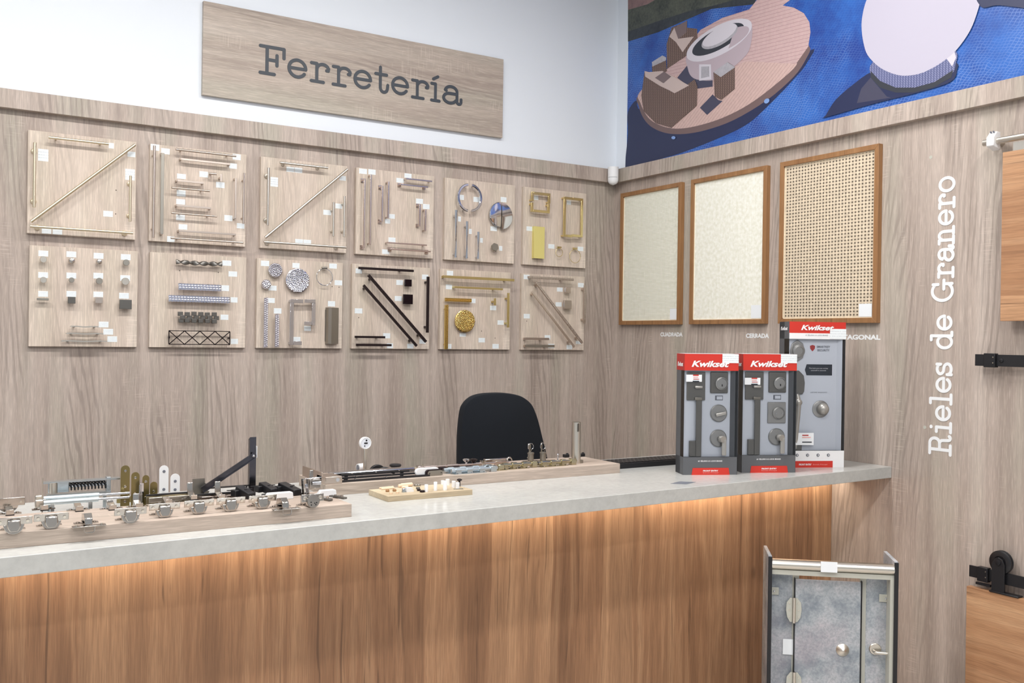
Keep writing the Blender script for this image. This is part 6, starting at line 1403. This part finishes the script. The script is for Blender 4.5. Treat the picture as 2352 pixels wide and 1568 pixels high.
for (ya, yb_) in ((1372, 1430), (1543, 1600)):
    a_, zt_ = pz(1824, ya, .03); _, zb_ = pz(1824, yb_, .03)
    hi_ = MB().cyl(pp_(a_, .030, zb_), pp_(a_, .030, zt_), .006, 14).build('door_hinge', 'steel', h)
    for sgn in (-1, 1):
        sp = [(a_+sgn*.004, zt_-.002), (a_+sgn*.012, zt_-.002), (a_+sgn*.024, zt_-.018), (a_+sgn*.026, (zt_+zb_)/2), (a_+sgn*.022, zb_+.018), (a_+sgn*.012, zb_+.002), (a_+sgn*.004, zb_+.002)]
        lf = MB().prism([pp_(a, .033, z) for a, z in sp], pn*.002).build('leaf', 'cream', hi_)
        mb = MB()
        for z in (zt_-.02, (zt_+zb_)/2, zb_+.02): mb.cyl(pp_(a_+sgn*.015, .033, z), pp_(a_+sgn*.015, .0315, z), .0025, 10)
        mb.each('screw', 'steel', hi_)
for (px, py, s) in ((1778, 1357, 1), (2035, 1374, -1)):
    a_, z_ = pz(px, py, .045); k_ = pbox(a_-.022, a_+.016, .045, .048, z_-.013, z_+.013) ; k_.build('angle_bracket', 'cream', h, bevel=.004); MB().lathe(pp_(a_, .045, z_), -pn, [(.0035, 0), (.003, .003), (.001, .004)], 12).build('screw', 'chrome', h)
a_, z_ = pz(1935, 1492, .036); MB().lathe(pp_(a_, .036, z_), -pn, [(.0215, 0), (.0215, .003), (.004, .018), (.001, .019)], 30).build('door_knob', 'steel', h)
a_, z_ = pz(2010, 1490, .048); lt = MB().lathe(pp_(a_, .05, z_), -pn, [(.020, 0), (.020, .004), (.018, .006)], 28).build('latch_rose', 'steel', h); MB().tube([pp_(a_-.006, .044, z_-.006), pp_(a_-.002, .03, z_-.006), pp_(a_+.004, .026, z_-.006), pp_(a_+.05, .026, z_-.006)], .0055, 12).build('latch_lever', 'steel', lt)
a0_, z1_ = pz(1798, 1466, .049); a1_, z0_ = pz(1824, 1503, .049); pbox(a0_, a1_, .046, .0475, z0_, z1_).build('price_label', 'paper', h)

# ================================================================== sliding door hardware on the right wall
def RW(px, py, x=WB_): return hit(px, py, 0, x)
# top tube track with white clamp
o_ = -.06; a = RW(2262, 331, o_); h = thing('tube_track', (WB_, a.y-.3, a.z), 'polished steel tube track held by a white clamp at the upper right', 'door track')
zc = a.z+.004; MB().cyl((o_, a.y+.004, zc), (o_, a.y-.9, zc), .0115, 24).build('tube', 'steel', h)
a = RW(2283, 333, o_); ck = MB().prism([(o_+.020, a.y+.016, zc+.034), (o_-.002, a.y+.016, zc+.034), (o_-.022, a.y+.016, zc+.012), (o_-.022, a.y+.016, zc-.018), (o_+.02, a.y+.016, zc-.030)], (0, -.028, 0)).build('clamp', 'white_plastic', h, bevel=.003)
MB().cyl((o_-.008, a.y+.006, zc+.030), (o_-.012, a.y+.006, zc+.0335), .003, 10).cyl((o_-.008, a.y-.004, zc+.030), (o_-.012, a.y-.004, zc+.0335), .003, 10).build('screw', 'grey_print', ck)
MB().cyl((WB_, a.y+.002, zc), (o_+.018, a.y+.002, zc), .010, 14).build('wall_post', 'steel', h)
# hanging upper panel
xo = -.030; a = RW(2303, 350, -.065); b = RW(2296, 737, -.065)
h = thing('sliding_door_sample', (WB_-.04, a.y-.4, b.z), 'warm walnut sliding door sample with level grain hanging at the upper right edge', 'door sample')
MB().box(-.065, -.040, a.y, a.y-.85, b.z, a.z).build('panel', 'walnut_h', h, bevel=.001)
MB().box(-.040, WB_-.0005, a.y-.10, a.y-.13, b.z+.1, a.z-.1).build('standoff', 'black_steel', h)
a2 = RW(2330, 346, -.05); MB().box(-.058, -.048, a2.y, a2.y-.05, a.z, a.z+.03).build('hanger', 'steel', h)
def rail(name, px0, pyt, pyb, lab, x=-.045):
    a = RW(px0, pyt, x); b = RW(px0, pyb, x); h = thing(name, (WB_, a.y-.3, b.z), lab, 'door track')
    MB().box(x, x+.007, a.y, a.y-.9, b.z, a.z).build('bar', 'black_steel', h, bevel=.0008); return h, a, b
h, a, b = rail('flat_track', 2239.5, 813, 839.5, 'black flat bar track with an end stop at the right edge, middle height')
s0 = RW(2261, 826, -.05); s1 = RW(2287, 826, -.05); st = MB().box(-.056, -.034, s0.y, s1.y, b.z-.004, a.z+.004).build('end_stop', 'black', h, bevel=.0015)
for dz in (.012, .032): MB().cyl((-.0565, s1.y+.006, b.z+dz), (-.058, s1.y+.006, b.z+dz), .0022, 8).build('screw', 'steel', st)
c = RW(2300, 827, -.045); MB().lathe((-.045, c.y, (a.z+b.z)/2), -X, [(.008, 0), (.007, .003), (.004, .004)], 16).build('bolt', 'black', h); MB().cyl((-.038, c.y, (a.z+b.z)/2), (WB_, c.y, (a.z+b.z)/2), .009, 12).build('spacer', 'black_steel', h)
h, a, b = rail('flat_track', 2226, 1297, 1323, 'black flat bar track above the lower walnut door at the bottom right')
s0 = RW(2246, 1320, -.05); s1 = RW(2270, 1320, -.05); st = MB().box(-.056, -.034, s0.y, s1.y, b.z-.006, a.z+.004).build('end_stop', 'black', h, bevel=.0015)
MB().box(-.060, -.05, s0.y+.002, s1.y-.012, b.z-.018, b.z-.010).build('stop_foot', 'black', h)
for dz in (.012, .032): MB().cyl((-.0565, s1.y+.006, b.z+dz), (-.058, s1.y+.006, b.z+dz), .0022, 8).build('screw', 'steel', st)
MB().cyl((-.038, a.y-.12, (a.z+b.z)/2), (WB_, a.y-.12, (a.z+b.z)/2), .009, 12).build('spacer', 'black_steel', h)
zrl = b.z; ztp = a.z
# lower door
d0 = RW(2220, 1345, -.062); h = thing('sliding_door_sample', (-.05, d0.y-.4, 0), 'walnut sliding door with level grain at the bottom right corner', 'door sample')
MB().box(-.062, -.037, d0.y, d0.y-.95, .02, d0.z).build('panel', 'walnut_h', h, bevel=.001)
w0 = RW(2295, 1292, -.055); r_ = .040; zc = ztp+r_-.006
wh = MB().lathe((-.0315, w0.y, zc), -X, [(r_*.9, 0), (r_, .003), (r_, .006), (r_*.86, .008), (r_*.86, .012), (r_, .014), (r_, .018), (r_*.9, .020), (r_*.55, .021), (r_*.5, .019)], 40).build('wheel', 'black', h)
MB().prism([(-.061, w0.y+.024, d0.z), (-.061, w0.y+.024, zc-.006), (-.061, w0.y+.014, zc+.012), (-.061, w0.y, zc+.018), (-.061, w0.y-.014, zc+.012), (-.061, w0.y-.022, zc-.006), (-.061, w0.y-.022, d0.z)], X*.006).build('hanger_strap', 'black_steel', h, bevel=.001)
MB().lathe((-.061, w0.y, zc), -X, [(.010, 0), (.009, .004), (.004, .005)], 16).build('axle_cap', 'black', h)
MB().box(-.066, -.036, w0.y+.03, w0.y-.075, d0.z, d0.z+.006).build('top_plate', 'black', h, bevel=.002)
MB().box(-.040, WB_-.0005, d0.y-.4, d0.y-.43, .3, .33).build('standoff', 'black_steel', h)
# plug caps in the panelling
for px, py, pl in ((2138, 361, 'small round screw cap high on the right wall above the vertical words'), (2124, 981, 'small round screw cap on the right wall left of the vertical words')):
    c = RW(px, py); o = MB().cyl((WB_-.0008, c.y, c.z), (WB_, c.y, c.z), .0065, 16).build('screw_cover', 'cream'); tag(o, pl, 'screw cap')
